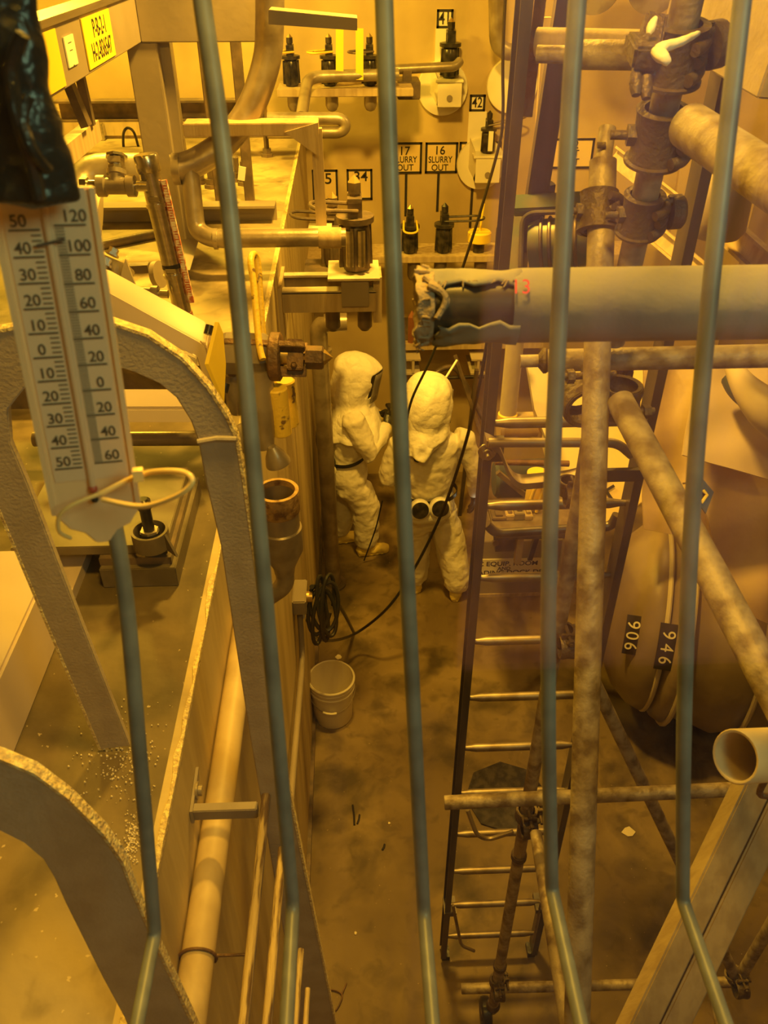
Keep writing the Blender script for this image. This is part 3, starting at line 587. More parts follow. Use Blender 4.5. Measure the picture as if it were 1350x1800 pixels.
inner2 = [(-60, 1440), (0, 1462), (40, 1482), (75, 1512), (95, 1545), (115, 1590), (150, 1660), (180, 1720), (218, 1790), (250, 1870)]
arch(.5, outer2, inner2, 'grey arch frame in the lower left corner, the nearest one', ridge=False, th=.011)
# pipes and rods along the aisle wall
a = P(418, 1240, X=-.305); b = P(372, 1700, X=-.305)
tag(MB().cyl((-.312, .3, 2.93), (-.312, 1.75, 2.93), .031, n=24).build('wall_pipe', 'creampipe'), 'cream painted pipe running along the aisle wall past the small bracket', 'pipe')
c = P(385, 1745, X=-.29); t = thing('pipe_clip', 'thin brown wire clip round the cream wall pipe', 'clip', (-.312, c.y, 2.93))
MB().tube(arc((-.312, c.y, 2.93), V((.034, 0, 0)), V((0, 0, .034)), -30, 200, 14), .003, 8).build('loop', 'rust', t)
MB().cyl((-.28, c.y, 2.935), (-.225, c.y, 2.935), .003, n=8).build('tail', 'rust', t)
t = thing('arm_bracket', 'grey flat arm bolted to the aisle wall holding the worn rods', 'bracket', P(335, 1410, X=WX))
a = P(335, 1432, X=WX); b = P(452, 1432, D=1.62); zz = a.z
MB().box((WX, a.y-.004, zz-.015), (-.213, a.y+.016, zz+.015)).build('arm', 'grey', t, bevel=.002)
MB().prism([(WX+.004, a.y-.01, zz-.014), (WX+.004, a.y+.075, zz+.0), (WX+.004, a.y+.09, zz+.03), (WX+.004, a.y-.006, zz+.018)], (.006, 0, 0)).build('wall_plate', 'grey', t)
MB().lathe([(.018, 0), (.018, .004), (.011, .005), (.011, .012)], (WX+.007, a.y+.045, zz+.014), X3, 12).build('bolt', 'ssd', t)
for x, y, xe, ye, r, lb in ((470, 1372, 424, 1830, .0085, 'longest worn'), (496, 1490, 466, 1830, .0078, 'second longest worn'), (529, 1668, 516, 1830, .0055, 'third'), (541, 1737, 535, 1830, .0045, 'shortest')):
    p0 = P(x, y, Z=3.05 if x < 500 else 3.0); p1 = P(xe, ye, Z=p0.z)
    o = MB().tube([p0, p0*.995+p1*.005, p1], [r*.6, r, r], 12).build('worn_rod', 'rodpaint'); q_ = V((.92, 0, -.1)).normalized()*r*.82; MB().tube([p0+(p1-p0)*.05+q_, p1+q_], r*.36, 8).build('bare_strip', 'drk', o); tag(o, lb+' yellow painted rod reaching along the aisle wall at lower left', 'rod', None)
# ---------------------------------------------------------------- valve assembly on the aisle wall edge
DV = 2.3
t = thing('actuated_valve', 'brown and brass valve head with chipped yellow lever, over the deck edge', 'valve', P(460, 620, D=DV))
L0 = P(388, 620, D=DV); L1 = P(470, 628, D=DV); L2 = P(538, 626, D=DV); L3 = P(576, 626, D=DV); A = (L3-L0).normalized()
MB().lathe([(.03, -.03), (.035, -.02), (.035, .0)], L0, A, 20).build('shaft', 'brass', t)
MB().lathe([(.052, 0), (.062, .02), (.062, .12), (.05, .14)], L0, A, 8).build('hex_housing', 'ssd', t, smooth=False)
MB().cyl(L0+A*.13, L0+A*.22, .028, n=20).build('inner_sleeve', 'brass', t)
f = MB()
for an in (70, 190, 310):
    d = upv*math.cos(math.radians(an))+rt.cross(upv)*math.sin(math.radians(an)); f.bar(L0+A*.02+d*.05, L0+A*.24+d*.045, .03, .018, d)
f.build('yoke_bars', 'rust', t, bevel=.002)
MB().lathe([(.062, 0), (.068, .005), (.068, .03), (.06, .035), (.045, .035), (.045, 0)], P(474, 627, D=DV), A, 32).build('hand_wheel_ring', 'rust', t)
MB().cbox(P(520, 626, D=DV), .045, .06, .085, (A, fw, upv)).build('clamp_plate', 'rust', t, bevel=.003)
for dy_ in (-17, 16): MB().lathe([(.009, 0), (.009, .01), (.005, .014)], P(517, 626+dy_, D=DV-.03), -fw, 6).build('bolt', 'rust', t, smooth=False)
MB().lathe([(.018, -.02), (.018, 0), (.033, 0), (.033, .045), (.028, .05)], P(538, 628, D=DV), A, 6).build('hex_nut', 'rust', t, smooth=False)
MB().lathe([(.026, 0), (.02, .01), (.001, .03)], P(566, 628, D=DV), A, 6).build('pointed_tip', 'brass', t, smooth=False)
lv = [P(462, 632, D=DV-.07), P(455, 600, D=DV-.06), P(446, 500, D=DV-.03), P(441, 465, D=DV-.02), P(443, 449, D=DV), P(449, 449, D=DV+.02), P(454, 470, D=DV+.03), P(460, 560, D=DV+.04), P(464, 600, D=DV+.05)]
MB().tube(bez(lv, 5), .0095, 12).build('lever_loop', 'yel', t)
MB().prism([P(381, 566, D=DV-.14), P(389, 585, D=DV-.08), P(394, 640, D=DV-.08), P(391, 706, D=DV-.1), P(363, 640, D=DV-.16)], A*.01).build('yellow_plate', 'yelflat', t)
for q in ((365, 588), (393, 690)): MB().cyl(P(q[0], q[1], D=DV), P(q[0]+4, q[1]-16, D=DV), .012, n=12).build('cable_gland', 'blackrub', t)
MB().tube([P(452, 650, D=2.3), P(455, 760, D=2.45), P(462, 805, D=2.5)], [.045, .04, .03], 20).build('down_pipe', 'drkss', t) if False else None
MB().tube([P(455, 650, D=2.3), P(458, 740, D=2.36), P(470, 790, D=2.38)], [.042, .04, .022], 20).build('down_pipe', 'ssd', t)
MB().lathe([(.03, 0), (.034, .01), (.03, .12), (.022, .13)], P(410, 655, D=2.35), -Z3, 16).build('bonnet', 'ssd', t)
MB().lathe([(.012, 0), (.02, .012), (.03, .03), (.037, .055), (.037, .06)], P(478, 785, D=2.35), V((.25, 0, -1)), 24).build('bell_cone', 'ssd', t)
for px, py, dd in ((486, 681, 2.32), (500, 668, 2.42)):
    c = P(px, py, D=dd); MB().lathe([(.026, 0), (.03, .004), (.03, .148), (.026, .152)], c, V((.03, 0, -1)), 28).build('yellow_cylinder', 'yel', t)
# funnel pot below
c = P(487, 862, D=2.75); t = thing('funnel_pot', 'rusty open funnel pot fixed to the aisle wall below the valve', 'funnel', c)
f = MB(); rr = [f.ring(c+Z3*h, V((r, 0, 0)), V((0, r, 0)), 32) for r, h in ((.068, -.01), (.068, -.15), (.074, -.155), (.074, -.25), (.04, -.33), (.036, -.36))]; f.skin(rr, cap=False)
rr = [f.ring(c+Z3*h, V((r, 0, 0)), V((0, r, 0)), 32) for r, h in ((.068, -.01), (.066, 0), (.06, 0), (.058, -.2), (.02, -.3))]; f.skin(rr, cap=False); f.build('pot', 'potm' if False else 'rustpot' if False else 'drkpot' if False else 'ssd', t)
MT['rimrust'] = mat('amber rusty rim', (.50, .33, .13), .6, c2=(.22, .12, .05), scale=30, bump=.3); MB().lathe([(.0685, -.085), (.0725, -.08), (.0735, -.01), (.0725, .002), (.060, .002), (.0585, -.02)], c, Z3, 32, cap=False).build('rust_rim', 'rimrust', t)
MB().tube(rnd([c+V((0, 0, -.34)), c+V((0, 0, -.42)), c+V((-.1, 0, -.5))], .06), .034, 18).build('elbow', 'ssd', t)
# vertical waste pipe with elbow at left worker
p0 = P(566, 625, X=-.16); yv = 3.9
vx = P(568, 640, Y=yv).x
t = thing('vertical_pipe', 'tall brown green pipe with elbow standing left of the left worker', 'pipe', (P(598, 990, Y=yv).x, yv, 0))
yv = 5.15; vx = max(P(572, 800, Y=yv).x, WX+.124)
MB().tube(rnd([P(600, 556, Y=yv+.2), P(566, 556, Y=yv), (vx, yv, P(566, 640, Y=yv).z), (vx, yv, 0)], .17, 8), .072, 22).build('pipe_run', 'pipebrown', t) if False else None
pts = rnd([P(610, 566, Y=yv), V((vx-.02, yv, P(610, 566, Y=yv).z)), V((vx, yv, .0))], .16, 8)
MB().tube(pts, .060, 22).build('pipe_run', 'ssd', t)
zz = P(566, 618, Y=yv).z; MB().cyl((vx, yv, zz), (vx, yv, zz+.02), .066, n=22).build('weld_ring', 'ssd', t)
MB().lathe([(.105, 0), (.105, .02)], (vx, yv, .0), Z3, 24).build('floor_flange', 'drk', t)
# connector stand on the aisle wall
ys = 3.72; t = thing('connector_stand', 'pale steel cantilever stand from the aisle wall carrying the large connector', 'stand', P(500, 540, X=WX))
z1 = P(500, 497, Y=ys).z; z0 = P(500, 545, Y=ys).z; xr = P(660, 520, Y=ys).x
MB().box((WX, ys-.06, z0+.01), (xr, ys-.045, z0+.105)).build('front_channel', 'wood', t)
MB().box((WX, ys-.06, z0+.1), (xr, ys+.0, z0+.112)).build('front_flange', 'tarp', t)
MB().box((WX, ys+.13, z0+.03), (xr, ys+.145, z0+.125)).build('rear_channel', 'wood', t)
MB().box((WX, ys+.1, z0+.12), (xr, ys+.145, z0+.13)).build('rear_flange', 'tarp', t)
MB().box((WX, ys-.1, z0-.12), (WX+.015, ys+.2, z0+.14)).build('wall_plate', 'wood', t)
xa = P(600, 500, Y=ys).x; xb = P(648, 500, Y=ys).x
MB().box((xa, ys-.075, z0+.04), (xb, ys+.06, z0+.17)).build('pedestal', 'grey', t, bevel=.003)
MB().box((xa-.06, ys-.09, z0+.17), (xb+.05, ys+.16, z0+.18)).build('top_plate', 'tarp', t)
MB().box((xb+.02, ys-.05, z0-.05), (xb+.06, ys+.1, z0+.17)).build('end_post', 'wood', t)
for px in (585, 641):
    q = P(px, 555, Y=ys+.1); MB().lathe([(.036, .05), (.036, -.1), (.02, -.12), (.002, -.125)], (q.x, ys+.08, z0-.02), Z3, 16).build('pipe_end', 'drk', t)
q = P(626, 480, Y=ys); k = connector((q.x, ys+.03, z0+.18), .42, 'large steel nozzle connector on the wall stand, in front of sign 34', m='drk', tip='brass', handle=('drk', (-.9, -.2, .1), .2))
for s_ in (-1, 1): MB().cyl((q.x+s_*.025, ys-.035, z0+.22), (q.x+s_*.025, ys-.035, z0+.38), .02, n=14).build('guide_rod', 'ss', k)
q = P(588, 462, Y=4.3); t = thing('connector_stand', 'small brown stand behind the large connector', 'stand', q)
MB().box((q.x-.16, 4.2, q.z-.06), (q.x+.2, 4.45, q.z-.03)).build('top_plate', 'drk', t)
MB().box((q.x-.12, 4.3, q.z-.3), (q.x-.07, 4.34, q.z-.06)).build('post', 'tarp', t)
MB().box((WX, 4.3, q.z-.2), (q.x+.2, 4.33, q.z-.14)).build('wall_arm', 'wood', t)
connector((q.x, 4.35, q.z-.03), .38, 'dark nozzle connector half hidden behind the large steel connector', m='drk', tip='brass', handle=('drk', (-1, -.1, .1), .22))
# small box, hose coil, conduit on the wall
t = thing('wall_outlet', 'small dark outlet box low on the aisle wall behind the hose coil', 'outlet', P(530, 1060, X=WX))
a = P(530, 1040, X=-.3); b = P(530, 1105, X=-.3); ym = a.y
MB().box((WX, ym-.08, b.z+.02), (WX+.07, ym+.1, a.z)).build('box', 'grey', t, bevel=.006)
MB().lathe([(.03, 0), (.03, .03)], (WX+.07, ym, (a.z+b.z)/2+.02), X3, 20).build('socket', 'brass', t)
MB().cyl((WX+.035, ym, b.z-.06), (WX+.035, ym, b.z+.03), .022, n=12).build('gland', 'white', t)
tag(MB().tube(rnd([(WX+.03, ym-.03, b.z-.02), (WX+.03, ym-.06, b.z-.3), (WX+.03, P(512, 1440, X=-.3).y-.05, P(512, 1470, X=-.3).z)], .2), .016, 10).build('conduit', 'grey'), 'thin conduit going down the aisle wall from the outlet box', 'conduit')
f = MB(); pts = []; cc = V((WX+.1, ym-.02, b.z+.02))
for i in range(140):
    a_ = i/140*5*2*math.pi; R_ = .12+.03*math.sin(a_*.37+1); pts.append(cc+V((.05+.045*math.sin(a_*.6)+R_*.35*math.cos(a_), R_*.55*math.sin(a_*1.0+.4), R_*1.15*math.sin(a_)-.02)))
f.tube(pts, .011, 8)
end = [pts[-1], P(560, 1128, Y=3.2), P(625, 1112, Y=4.35)]
f.tube(bez([cc+V((.0, 0, .14)), P(570, 1032, Y=3.6), P(600, 1070, Y=3.9), P(622, 1112, Z=.02)], 8), .012, 8)
tag(f.build('hose_coil', 'blackrub'), 'black hose coil hung on the outlet box at the foot of the aisle wall', 'hose')
hz = bez([P(540, 1090, Y=3.2), P(565, 1125, Y=3.5), P(620, 1116, Z=.3), P(680, 1070, Y=4.2), P(728, 1000, Y=4.2), P(775, 905, Y=4.1), P(812, 800, Y=4.0), P(840, 690, Y=3.9), P(862, 560, Y=3.9), P(876, 400, Y=3.9)], 10)
tag(MB().tube(hz, .010, 8).build('air_hose', 'blackrub'), 'long black air hose rising from the coil across the right worker', 'hose')
tag(MB().tube(bez([V((P(888, -40, Y=4.45).x, 4.45, 5.6)), P(888, 0, Y=4.45), P(884, 200, Y=4.45), P(876, 260, Y=4.45), P(848, 360, Y=4.45), P(820, 450, Y=4.45), P(765, 612, Y=4.5), P(724, 702, Y=4.5), P(712, 760, Y=4.5)], 8), .008, 8).build('thin_cable', 'blackrub'), 'thin dark cable slanting down from the ladder top to the workers', 'cable')
tag(MB().tube(bez([P(672, 880, Y=5.3), P(660, 930, Y=5.3), P(640, 985, Z=.03)], 6), .006, 8).build('suit_lanyard', 'blackrub'), 'thin dark line hanging beside the left workers leg', 'cable')
MT['concretebeam'] = mat('stained pale concrete', (.52, .43, .31), .7, c2=(.38, .30, .2), scale=7, bump=.2)
MT['whitepipe'] = mat('yellowed white pipe', (.80, .66, .42), .5, c2=(.70, .55, .33), scale=10)
MT['green'] = mat('dark green enamel', (.10, .14, .10), .45, .1, c2=(.2, .17, .11), scale=9)
MT['navy'] = mat('dark blue enamel', (.06, .08, .12), .5)
MT['brass2'] = mat('dull brass casting', (.55, .40, .18), .45, .6)
MT['brightsheet'] = mat('bright plastic sheet', (.93, .78, .42), .5, c2=(.85, .66, .34), scale=2)
MT['tarpbrown'] = mat('brown tarp', (.50, .37, .24), .5, c2=(.38, .27, .17), scale=2.5, bump=.4, bscale=6)
MT['redglow'] = mat('red paint digits', (.8, .08, .08), .5)
# ================================================================= THE TWO WORKERS
def soft(o, vox=.014, sm=4, disp=.012, size=.09):
    r = o.modifiers.new('join', 'REMESH'); r.mode = 'VOXEL'; r.voxel_size = vox; r.use_smooth_shade = True
    s = o.modifiers.new('smooth', 'SMOOTH'); s.iterations = sm; s.factor = .6
    if disp:
        tx = bpy.data.textures.new('folds', 'MARBLE'); tx.marble_type = 'SOFT'; tx.noise_scale = size; tx.noise_depth = 2; tx.turbulence = 9
        d = o.modifiers.new('folds', 'DISPLACE'); d.texture = tx; d.strength = disp; d.texture_coords = 'LOCAL'; d.mid_level = .5
    return o
def frame_fn(base, ang):
    """local x = right of the person, y = forward, z = up"""
    fwd = V((math.cos(ang), math.sin(ang), 0)); right = V((math.sin(ang), -math.cos(ang), 0))
    g_ = lambda x, y, z: V(base)+right*x+fwd*y+Z3*z
    return g_, right, fwd
def hand(f, wrist, d, palmn, s=1.0, curl=.6, thumb=1):
    """palm with four unequal bent fingers and a thumb; d = direction of the hand"""
    d = V(d).normalized(); n_ = V(palmn); n_ = (n_-d*n_.dot(d)).normalized(); w_ = d.cross(n_)
    wrist = V(wrist)
    f.loft([(wrist-d*.03*s, .030*s, .024*s), (wrist+d*.01*s, .032*s, .022*s), (wrist+d*.05*s, .044*s, .02*s), (wrist+d*.095*s, .043*s, .017*s), (wrist+d*.105*s, .03*s, .012*s)], w_, 14)
    for k, (off, ln) in enumerate(((-.033, .075), (-.011, .088), (.011, .082), (.032, .062))):
        p = wrist+d*.09*s+w_*off*s; pts = [p]; a_ = curl*.35
        for seg in (.45, .32, .23):
            dd = d*math.cos(a_)+n_*math.sin(a_); p = p+dd*ln*seg*s*1.15; pts.append(p); a_ += curl
        f.tube(pts, [.0115*s, .011*s, .010*s, .008*s], 8)
    p = wrist+d*.03*s+w_*thumb*-.036*s; dd = (d*.75-w_*thumb*.55+n_*.4).normalized(); p1 = p+dd*.04*s; p2 = p1+(dd+n_*.5+d*.3).normalized()*.035*s
    f.tube([p, p1, p2], [.015*s, .0125*s, .009*s], 8)
    return f
def worker(label, base, ang, feet, knees, hips, arms, lean, hood_ang, cape_back, H=1.0, hsx=1.0, bag=1.0):
    g_, R_, Fd = frame_fn(base, ang)
    t = thing('person', label, 'person', base)
    f = MB(); lx, ly = lean
    spine = lambda z: (lx*max(0, z-.9)/.6, ly*max(0, z-.9)/.6)
    tz = lambda z: g_(*spine(z), z*H)
    f.loft([(tz(.70), .13, .11), (tz(.78), .185, .155), (tz(.88), .205, .175), (tz(.97), .195, .165), (tz(1.03), .185, .15), (tz(1.12), .20, .16), (tz(1.28), .225, .165), (tz(1.40), .235, .155), (tz(1.47), .205, .13), (tz(1.53), .12, .10), (tz(1.60), .07, .07)], R_, 28)
    for s_, ft, kn, hp in zip((-1, 1), feet, knees, hips):
        f.loft([(g_(*hp), .115, .13), (g_(hp[0], hp[1], hp[2]-.12), .122, .135), (g_((hp[0]+kn[0])/2, (hp[1]+kn[1])/2, (hp[2]+kn[2])/2), .112, .125), (g_(*kn), .098*bag, .11*bag), (g_(kn[0]*.5+ft[0]*.5, kn[1]*.5+ft[1]*.5, (kn[2]+.14)/2+.02), .095*bag, .108*bag), (g_(ft[0], ft[1], .19), .088*bag, .098*bag), (g_(ft[0], ft[1]+.005, .12), .080*bag, .09*bag), (g_(ft[0], ft[1]+.01, .09), .06, .07)], R_, 20)
    for (sh, el, wr) in arms:
        sh, el, wr = V(sh), V(el), V(wr); m1 = (sh+el)/2; m2 = (el+wr)/2
        f.loft([(g_(*(sh*1.0+V((-math.copysign(.05, sh.x), 0, .02)))), .075, .085), (g_(*sh), .085, .095), (g_(*m1), .078, .09), (g_(*el), .07, .08), (g_(*m2), .062, .07), (g_(*wr), .045, .05)], R_ if abs((el-sh).normalized().x) < .8 else Fd, 18)
    soft(f.build('coverall', 'suit', t, ang=180), .011, 3, .011, .14)
    # boots
    for i, ft in enumerate(feet):
        yaw_ = ft[2]; fd = Fd*math.cos(yaw_)+R_*math.sin(yaw_); c = g_(ft[0], ft[1], 0)
        f = MB(); f.loft([(c+Z3*.19, .062, .066), (c+Z3*.12, .06, .064), (c+Z3*.05+fd*.0, .055, .075), (c+Z3*.02, .045, .07)], R_, 16)
        f.loft([(c-fd*.085+Z3*.045, .02, .02), (c-fd*.07+Z3*.048, .045, .045), (c+Z3*.055, .052, .055), (c+fd*.09+Z3*.048, .054, .046), (c+fd*.16+Z3*.04, .05, .038), (c+fd*.20+Z3*.034, .028, .022)], Z3.cross(fd), 16)
        f.loft([(c-fd*.08+Z3*.008, .035, .009), (c+fd*.05+Z3*.008, .05, .009), (c+fd*.15+Z3*.008, .052, .009), (c+fd*.195+Z3*.01, .028, .008)], Z3.cross(fd), 16)
        soft(f.build('boot', 'boot', t, ang=180), .009, 4, .006, .05)
    # hood with cape and open visor window
    hx, hy = spine(1.7)[0], spine(1.7)[1]; hf = V((math.cos(hood_ang), math.sin(hood_ang), 0)); hr = V((math.sin(hood_ang), -math.cos(hood_ang), 0))
    prof = [(1.955, .012, .012, 0), (1.95, .055, .06, 0), (1.925, .10, .115, .01), (1.88, .135, .16, .025), (1.82, .155, .185, .045), (1.75, .16, .187, .030), (1.68, .158, .182, .015), (1.61, .148, .17, -.005), (1.55, .140, .15, 0), (1.50, .155, .155, 0), (1.45, .195, .17, 0), (1.39, .23, .19, 0), (1.33, .25, .205, 0), (1.28, .255, .21, 0)]
    if cape_back > 1:   # closer cape ending in a point down the back
        prof = [(1.975, .02, .02, .03), (1.965, .07, .07, .03), (1.93, .115, .13, .03)] + [(1.88, .145, .165, .02), (1.81, .155, .18, .01), (1.74, .157, .185, 0), (1.67, .155, .18, 0), (1.62, .138, .165, -.005), (1.585, .15, .175, -.015), (1.55, .158, .185, -.02), (1.53, .15, .19, -.03), (1.51, .13, .19, -.035), (1.49, .12, .195, -.04), (1.47, .11, .20, -.045)]
    else:
        prof = prof[:9]+[(1.51, .16, .16, .01), (1.46, .20, .18, .01), (1.40, .245, .205, .01), (1.33, .27, .225, .01), (1.27, .28, .235, .01)]
    hb = g_(hx, hy, 0); n = 44
    f = MB(); rr = []
    for j, (z, a_, b_, o_) in enumerate(prof):
        ring = []
        for i in range(n):
            q = 2*math.pi*i/n; cx_, cy_ = math.cos(q), math.sin(q)
            zz = z
            if j > 9:
                k = (j-9)/4; zz -= k*(.022*max(0, -cy_)**5*cape_back + .05*max(0, cy_)**2) + k*.02*math.sin(q*5+1)
            a2 = a_*hsx if j < 9 else a_*(hsx if cape_back > 1 else 1); wob = 1+.03*math.sin(q*7+j*1.3)+(.05*math.sin(q*11+1) if j > 10 else 0)
            ring.append(f.b.verts.new(hb+Z3*zz*H+hr*(cx_*a2*wob)+hf*(cy_*b_*wob+o_)))
        rr.append(ring)
    f.skin(rr, cap=False); f.b.faces.new(rr[0][::-1])
    f.b.faces.ensure_lookup_table(); kill = []
    for fc in f.b.faces:
        c = fc.calc_center_median()-hb; q = math.atan2(c.dot(hf), c.dot(hr)); z = c.z/H
        if 1.585 < z < 1.80 and abs(q-math.pi/2) < .85: kill.append(fc)
    bmesh.ops.delete(f.b, geom=kill, context='FACES')
    h = f.build('hood', 'hood', t, ang=180); so = h.modifiers.new('cloth', 'SOLIDIFY'); so.thickness = .006
    sb = h.modifiers.new('sub', 'SUBSURF'); sb.levels = sb.render_levels = 2
    tx = bpy.data.textures.new('folds', 'MARBLE'); tx.marble_type = 'SOFT'; tx.noise_scale = .16; tx.noise_depth = 2; tx.turbulence = 8
    d = h.modifiers.new('folds', 'DISPLACE'); d.texture = tx; d.strength = .010; d.texture_coords = 'LOCAL'
    # visor
    f = MB(); rr = []
    for z in (1.57, 1.63, 1.70, 1.76, 1.815):
        rr.append([f.b.verts.new(hb+Z3*z*H+hr*(.165*hsx*math.cos(q))+hf*(.192*math.sin(q)+.048-(1.815-z)*.20)) for q in [math.pi/2-1.0+2.0*i/14 for i in range(15)]])
    for A_, B_ in zip(rr, rr[1:]):
        for i in range(14): f.b.faces.new((A_[i], A_[i+1], B_[i+1], B_[i]))
    vz = f.build('visor', 'visor', h); so = vz.modifiers.new('th', 'SOLIDIFY'); so.thickness = .003
    # head inside the hood
    f = MB(); hc = hb+Z3*1.70*H; f.ball(hc, .078, .095, .115, 20, 14); f.ball(hc+hf*.095-Z3*.01, .014, .018, .024, 8, 6)
    f.loft([(hc-Z3*.19, .055, .055), (hc-Z3*.07, .055, .06)], hr, 12)
    for s_ in (-1, 1): f.ball(hc+hr*s_*.08, .012, .018, .03, 8, 6)
    soft(f.build('head', 'skin', t, ang=180), .008, 2, 0)
    return t, g_, R_, Fd
MT['skin'] = mat('skin', (.62, .40, .30), .5)
vz = MT['visor'].node_tree.nodes['Principled BSDF']; vz.inputs['Alpha'].default_value = .72
BW = lambda t, g_, R_, z=.985, a_=.203, b_=.175, tilt=0: MB().skin([]) if False else None
def belt(t, g_, z, a_, b_, tilt=0, h=.028):
    f = MB(); n = 40; rr = []
    for dz, k in ((-h/2, 1.0), (-h/2, 1.03), (h/2, 1.03), (h/2, 1.0)):
        rr.append([f.b.verts.new(g_(a_*k*math.cos(2*math.pi*i/n), b_*k*math.sin(2*math.pi*i/n), z+dz+tilt*math.sin(2*math.pi*i/n))) for i in range(n)])
    f.skin(rr, cap=False, closed=True); return f.build('belt', 'blackrub', t)
# left worker: faces right, seen from the side, holds a small camera
b1 = P(643, 972, Z=0); b1 = V((b1.x-.145, b1.y+.05, 0))
ang1 = math.radians(14)
t, g_, R_, Fd = worker('person in white hooded coverall and yellow boots, side on, holding a small camera', b1, ang1,
    feet=[(-.13, -.05, 0), (.10, .13, 0)], knees=[(-.12, .03, .50), (.10, .13, .50)], hips=[(-.09, .0, .84), (.09, .01, .84)],
    arms=[((-.22, .02, 1.40), (-.27, .10, 1.13), (-.10, .31, 1.26)), ((.22, .02, 1.40), (.27, .13, 1.12), (.09, .32, 1.25))], lean=(0, .05), hood_ang=ang1-.05, cape_back=.4, H=.945, bag=1.08)
belt(t, g_, 1.0, .20, .165, tilt=.03)
f = MB(); c = g_(.10, -.17, .97); f.loft([(c+Z3*.07, .06, .045), (c+Z3*.04, .085, .06), (c-Z3*.04, .085, .06), (c-Z3*.07, .06, .045)], R_, 18); f.build('air_pack', 'blackrub', t)
MB().lathe([(.045, 0), (.045, .02), (.035, .03)], g_(.18, -.17, .97), R_, 20).build('air_filter', 'white', t)
MB().tube(bez([g_(.12, -.2, 1.02), g_(.10, -.24, 1.2), g_(.04, -.2, 1.42), g_(.0, -.15, 1.55)], 8), [.018]*25, 10).build('breathing_hose', 'drk', t)
for s_ in (-1, 1):
    f = MB(); wr = g_(s_*.095, .315, 1.255*.99); hand(f, wr, Fd*.35+Z3*.6-R_*s_*.55, -R_*s_*.6+Fd*.2, .95, .7, s_)
    f.loft([(wr-Fd*.03-Z3*.05, .04, .04), (wr, .034, .034), (wr+Z3*.02+Fd*.01, .03, .028)], R_, 12)
    soft(f.build('glove', 'blackrub', t, ang=180), .006, 2, 0)
    MB().lathe([(.052, -.06), (.056, -.03), (.05, 0), (.04, .01)], wr, (Fd*.5+Z3*.5-R_*s_*.3), 18).build('cuff', 'boot', t)
c = g_(0, .37, 1.315); k = thing('handheld_camera', 'small black camera held up by the left worker in black gloves', 'camera', c)
MB().cbox(c, .13, .05, .085, (R_, Fd, Z3)).build('camera_body', 'black', k, bevel=.006)
MB().lathe([(.03, .02), (.03, .06), (.022, .065)], c, Fd, 20).build('lens', 'black', k)
MB().cbox(c-Fd*.027, .09, .003, .06, (R_, Fd, Z3)).build('screen', 'ss', k)
# right worker: back to the viewer
b2 = P(775, 1038, Z=0); b2 = V((b2.x-.13, b2.y, 0)); ang2 = math.radians(97)
t, g_, R_, Fd = worker('person in white hooded coverall seen from behind, belt with two round filters', b2, ang2,
    feet=[(-.08, .05, -.2), (.23, -.10, .35)], knees=[(-.09, .04, .50), (.18, -.02, .50)], hips=[(-.09, 0, .84), (.11, 0, .84)],
    arms=[((-.23, 0, 1.42), (-.31, .02, 1.14), (-.27, .22, 1.05)), ((.24, 0, 1.42), (.34, -.02, 1.14), (.36, .04, .90))], lean=(-.03, .0), hood_ang=math.radians(72), cape_back=1.9, H=.985, hsx=1.12, bag=1.22)
bl = belt(t, g_, 1.0, .208, .18, tilt=-.01, h=.035)
for x_ in (-.115, .035):
    c = g_(x_, -.19, .985); q = g_(x_, -.245, .98)
    MB().lathe([(.07, 0), (.078, .012), (.078, .045), (.066, .055)], c, -Fd+Z3*.25, 28).build('filter_housing', 'white', bl)
    MB().lathe([(.066, .05), (.062, .06), (.056, .062), (.05, .05), (.002, .05)], c, -Fd+Z3*.25, 28).build('filter_disc', 'blackfilter', t) if False else MB().lathe([(.066, .05), (.062, .062), (.05, .066), (.002, .068)], c, -Fd+Z3*.25, 28).build('filter_disc', 'rustblk' if False else 'black', t)
MB().loft([(g_(-.2, -.17, .90), .03, .02), (g_(-.12, -.2, .905), .06, .035), (g_(.05, -.2, .905), .06, .035), (g_(.12, -.18, .90), .03, .02)], Z3, 14).build('air_pack', 'white', t)
# trefoil mark on the back
f = MB(); c = g_(-.12, -.160, 1.41); 
for k in range(3):
    q0 = math.radians(90+120*k-28+30); pl = []
    for r_, qs in ((.011, (0, 56)), (.042, (56, 42, 28, 14, 0))):
        for dq in qs: q = q0+math.radians(dq); pl.append(c+R_*r_*math.cos(q)+Z3*r_*math.sin(q))
    f.prism(pl, -Fd*.03)
f.build('trefoil_mark', 'ink', t)
MB().tube([g_(.10, .05, 1.90), g_(.19, .12, 1.99)], .008, 8).build('hood_tube', 'white', t)
f = MB(); wr = g_(.365, .045, .885); hand(f, wr, -Z3+Fd*.1, -R_, .95, .45, 1); f.loft([(wr+Z3*.06, .05, .05), (wr+Z3*.0, .036, .03), (wr-Z3*.02, .03, .024)], R_, 12)
soft(f.build('glove', 'blackrub', t, ang=180), .006, 2, 0)
f = MB(); wr = g_(-.262, .25, 1.04); hand(f, wr, Fd, -Z3, .95, .5, 1); f.loft([(wr-Fd*.06, .05, .05), (wr, .036, .03), (wr+Fd*.02, .03, .024)], R_, 12)
soft(f.build('glove', 'blackrub', t, ang=180), .006, 2, 0)
c = g_(.375, -.0, .87); k = thing('flashlight', 'small lit flashlight in the right workers hand', 'flashlight', c)
MB().cyl(c+Fd*.07, c-Fd*.02, .014, n=14).build('body', 'black', k); MB().lathe([(.016, .0), (.016, .01), (.002, .012)], c-Fd*.02, -Fd+Z3*.4, 14).build('lens', 'emit', k)
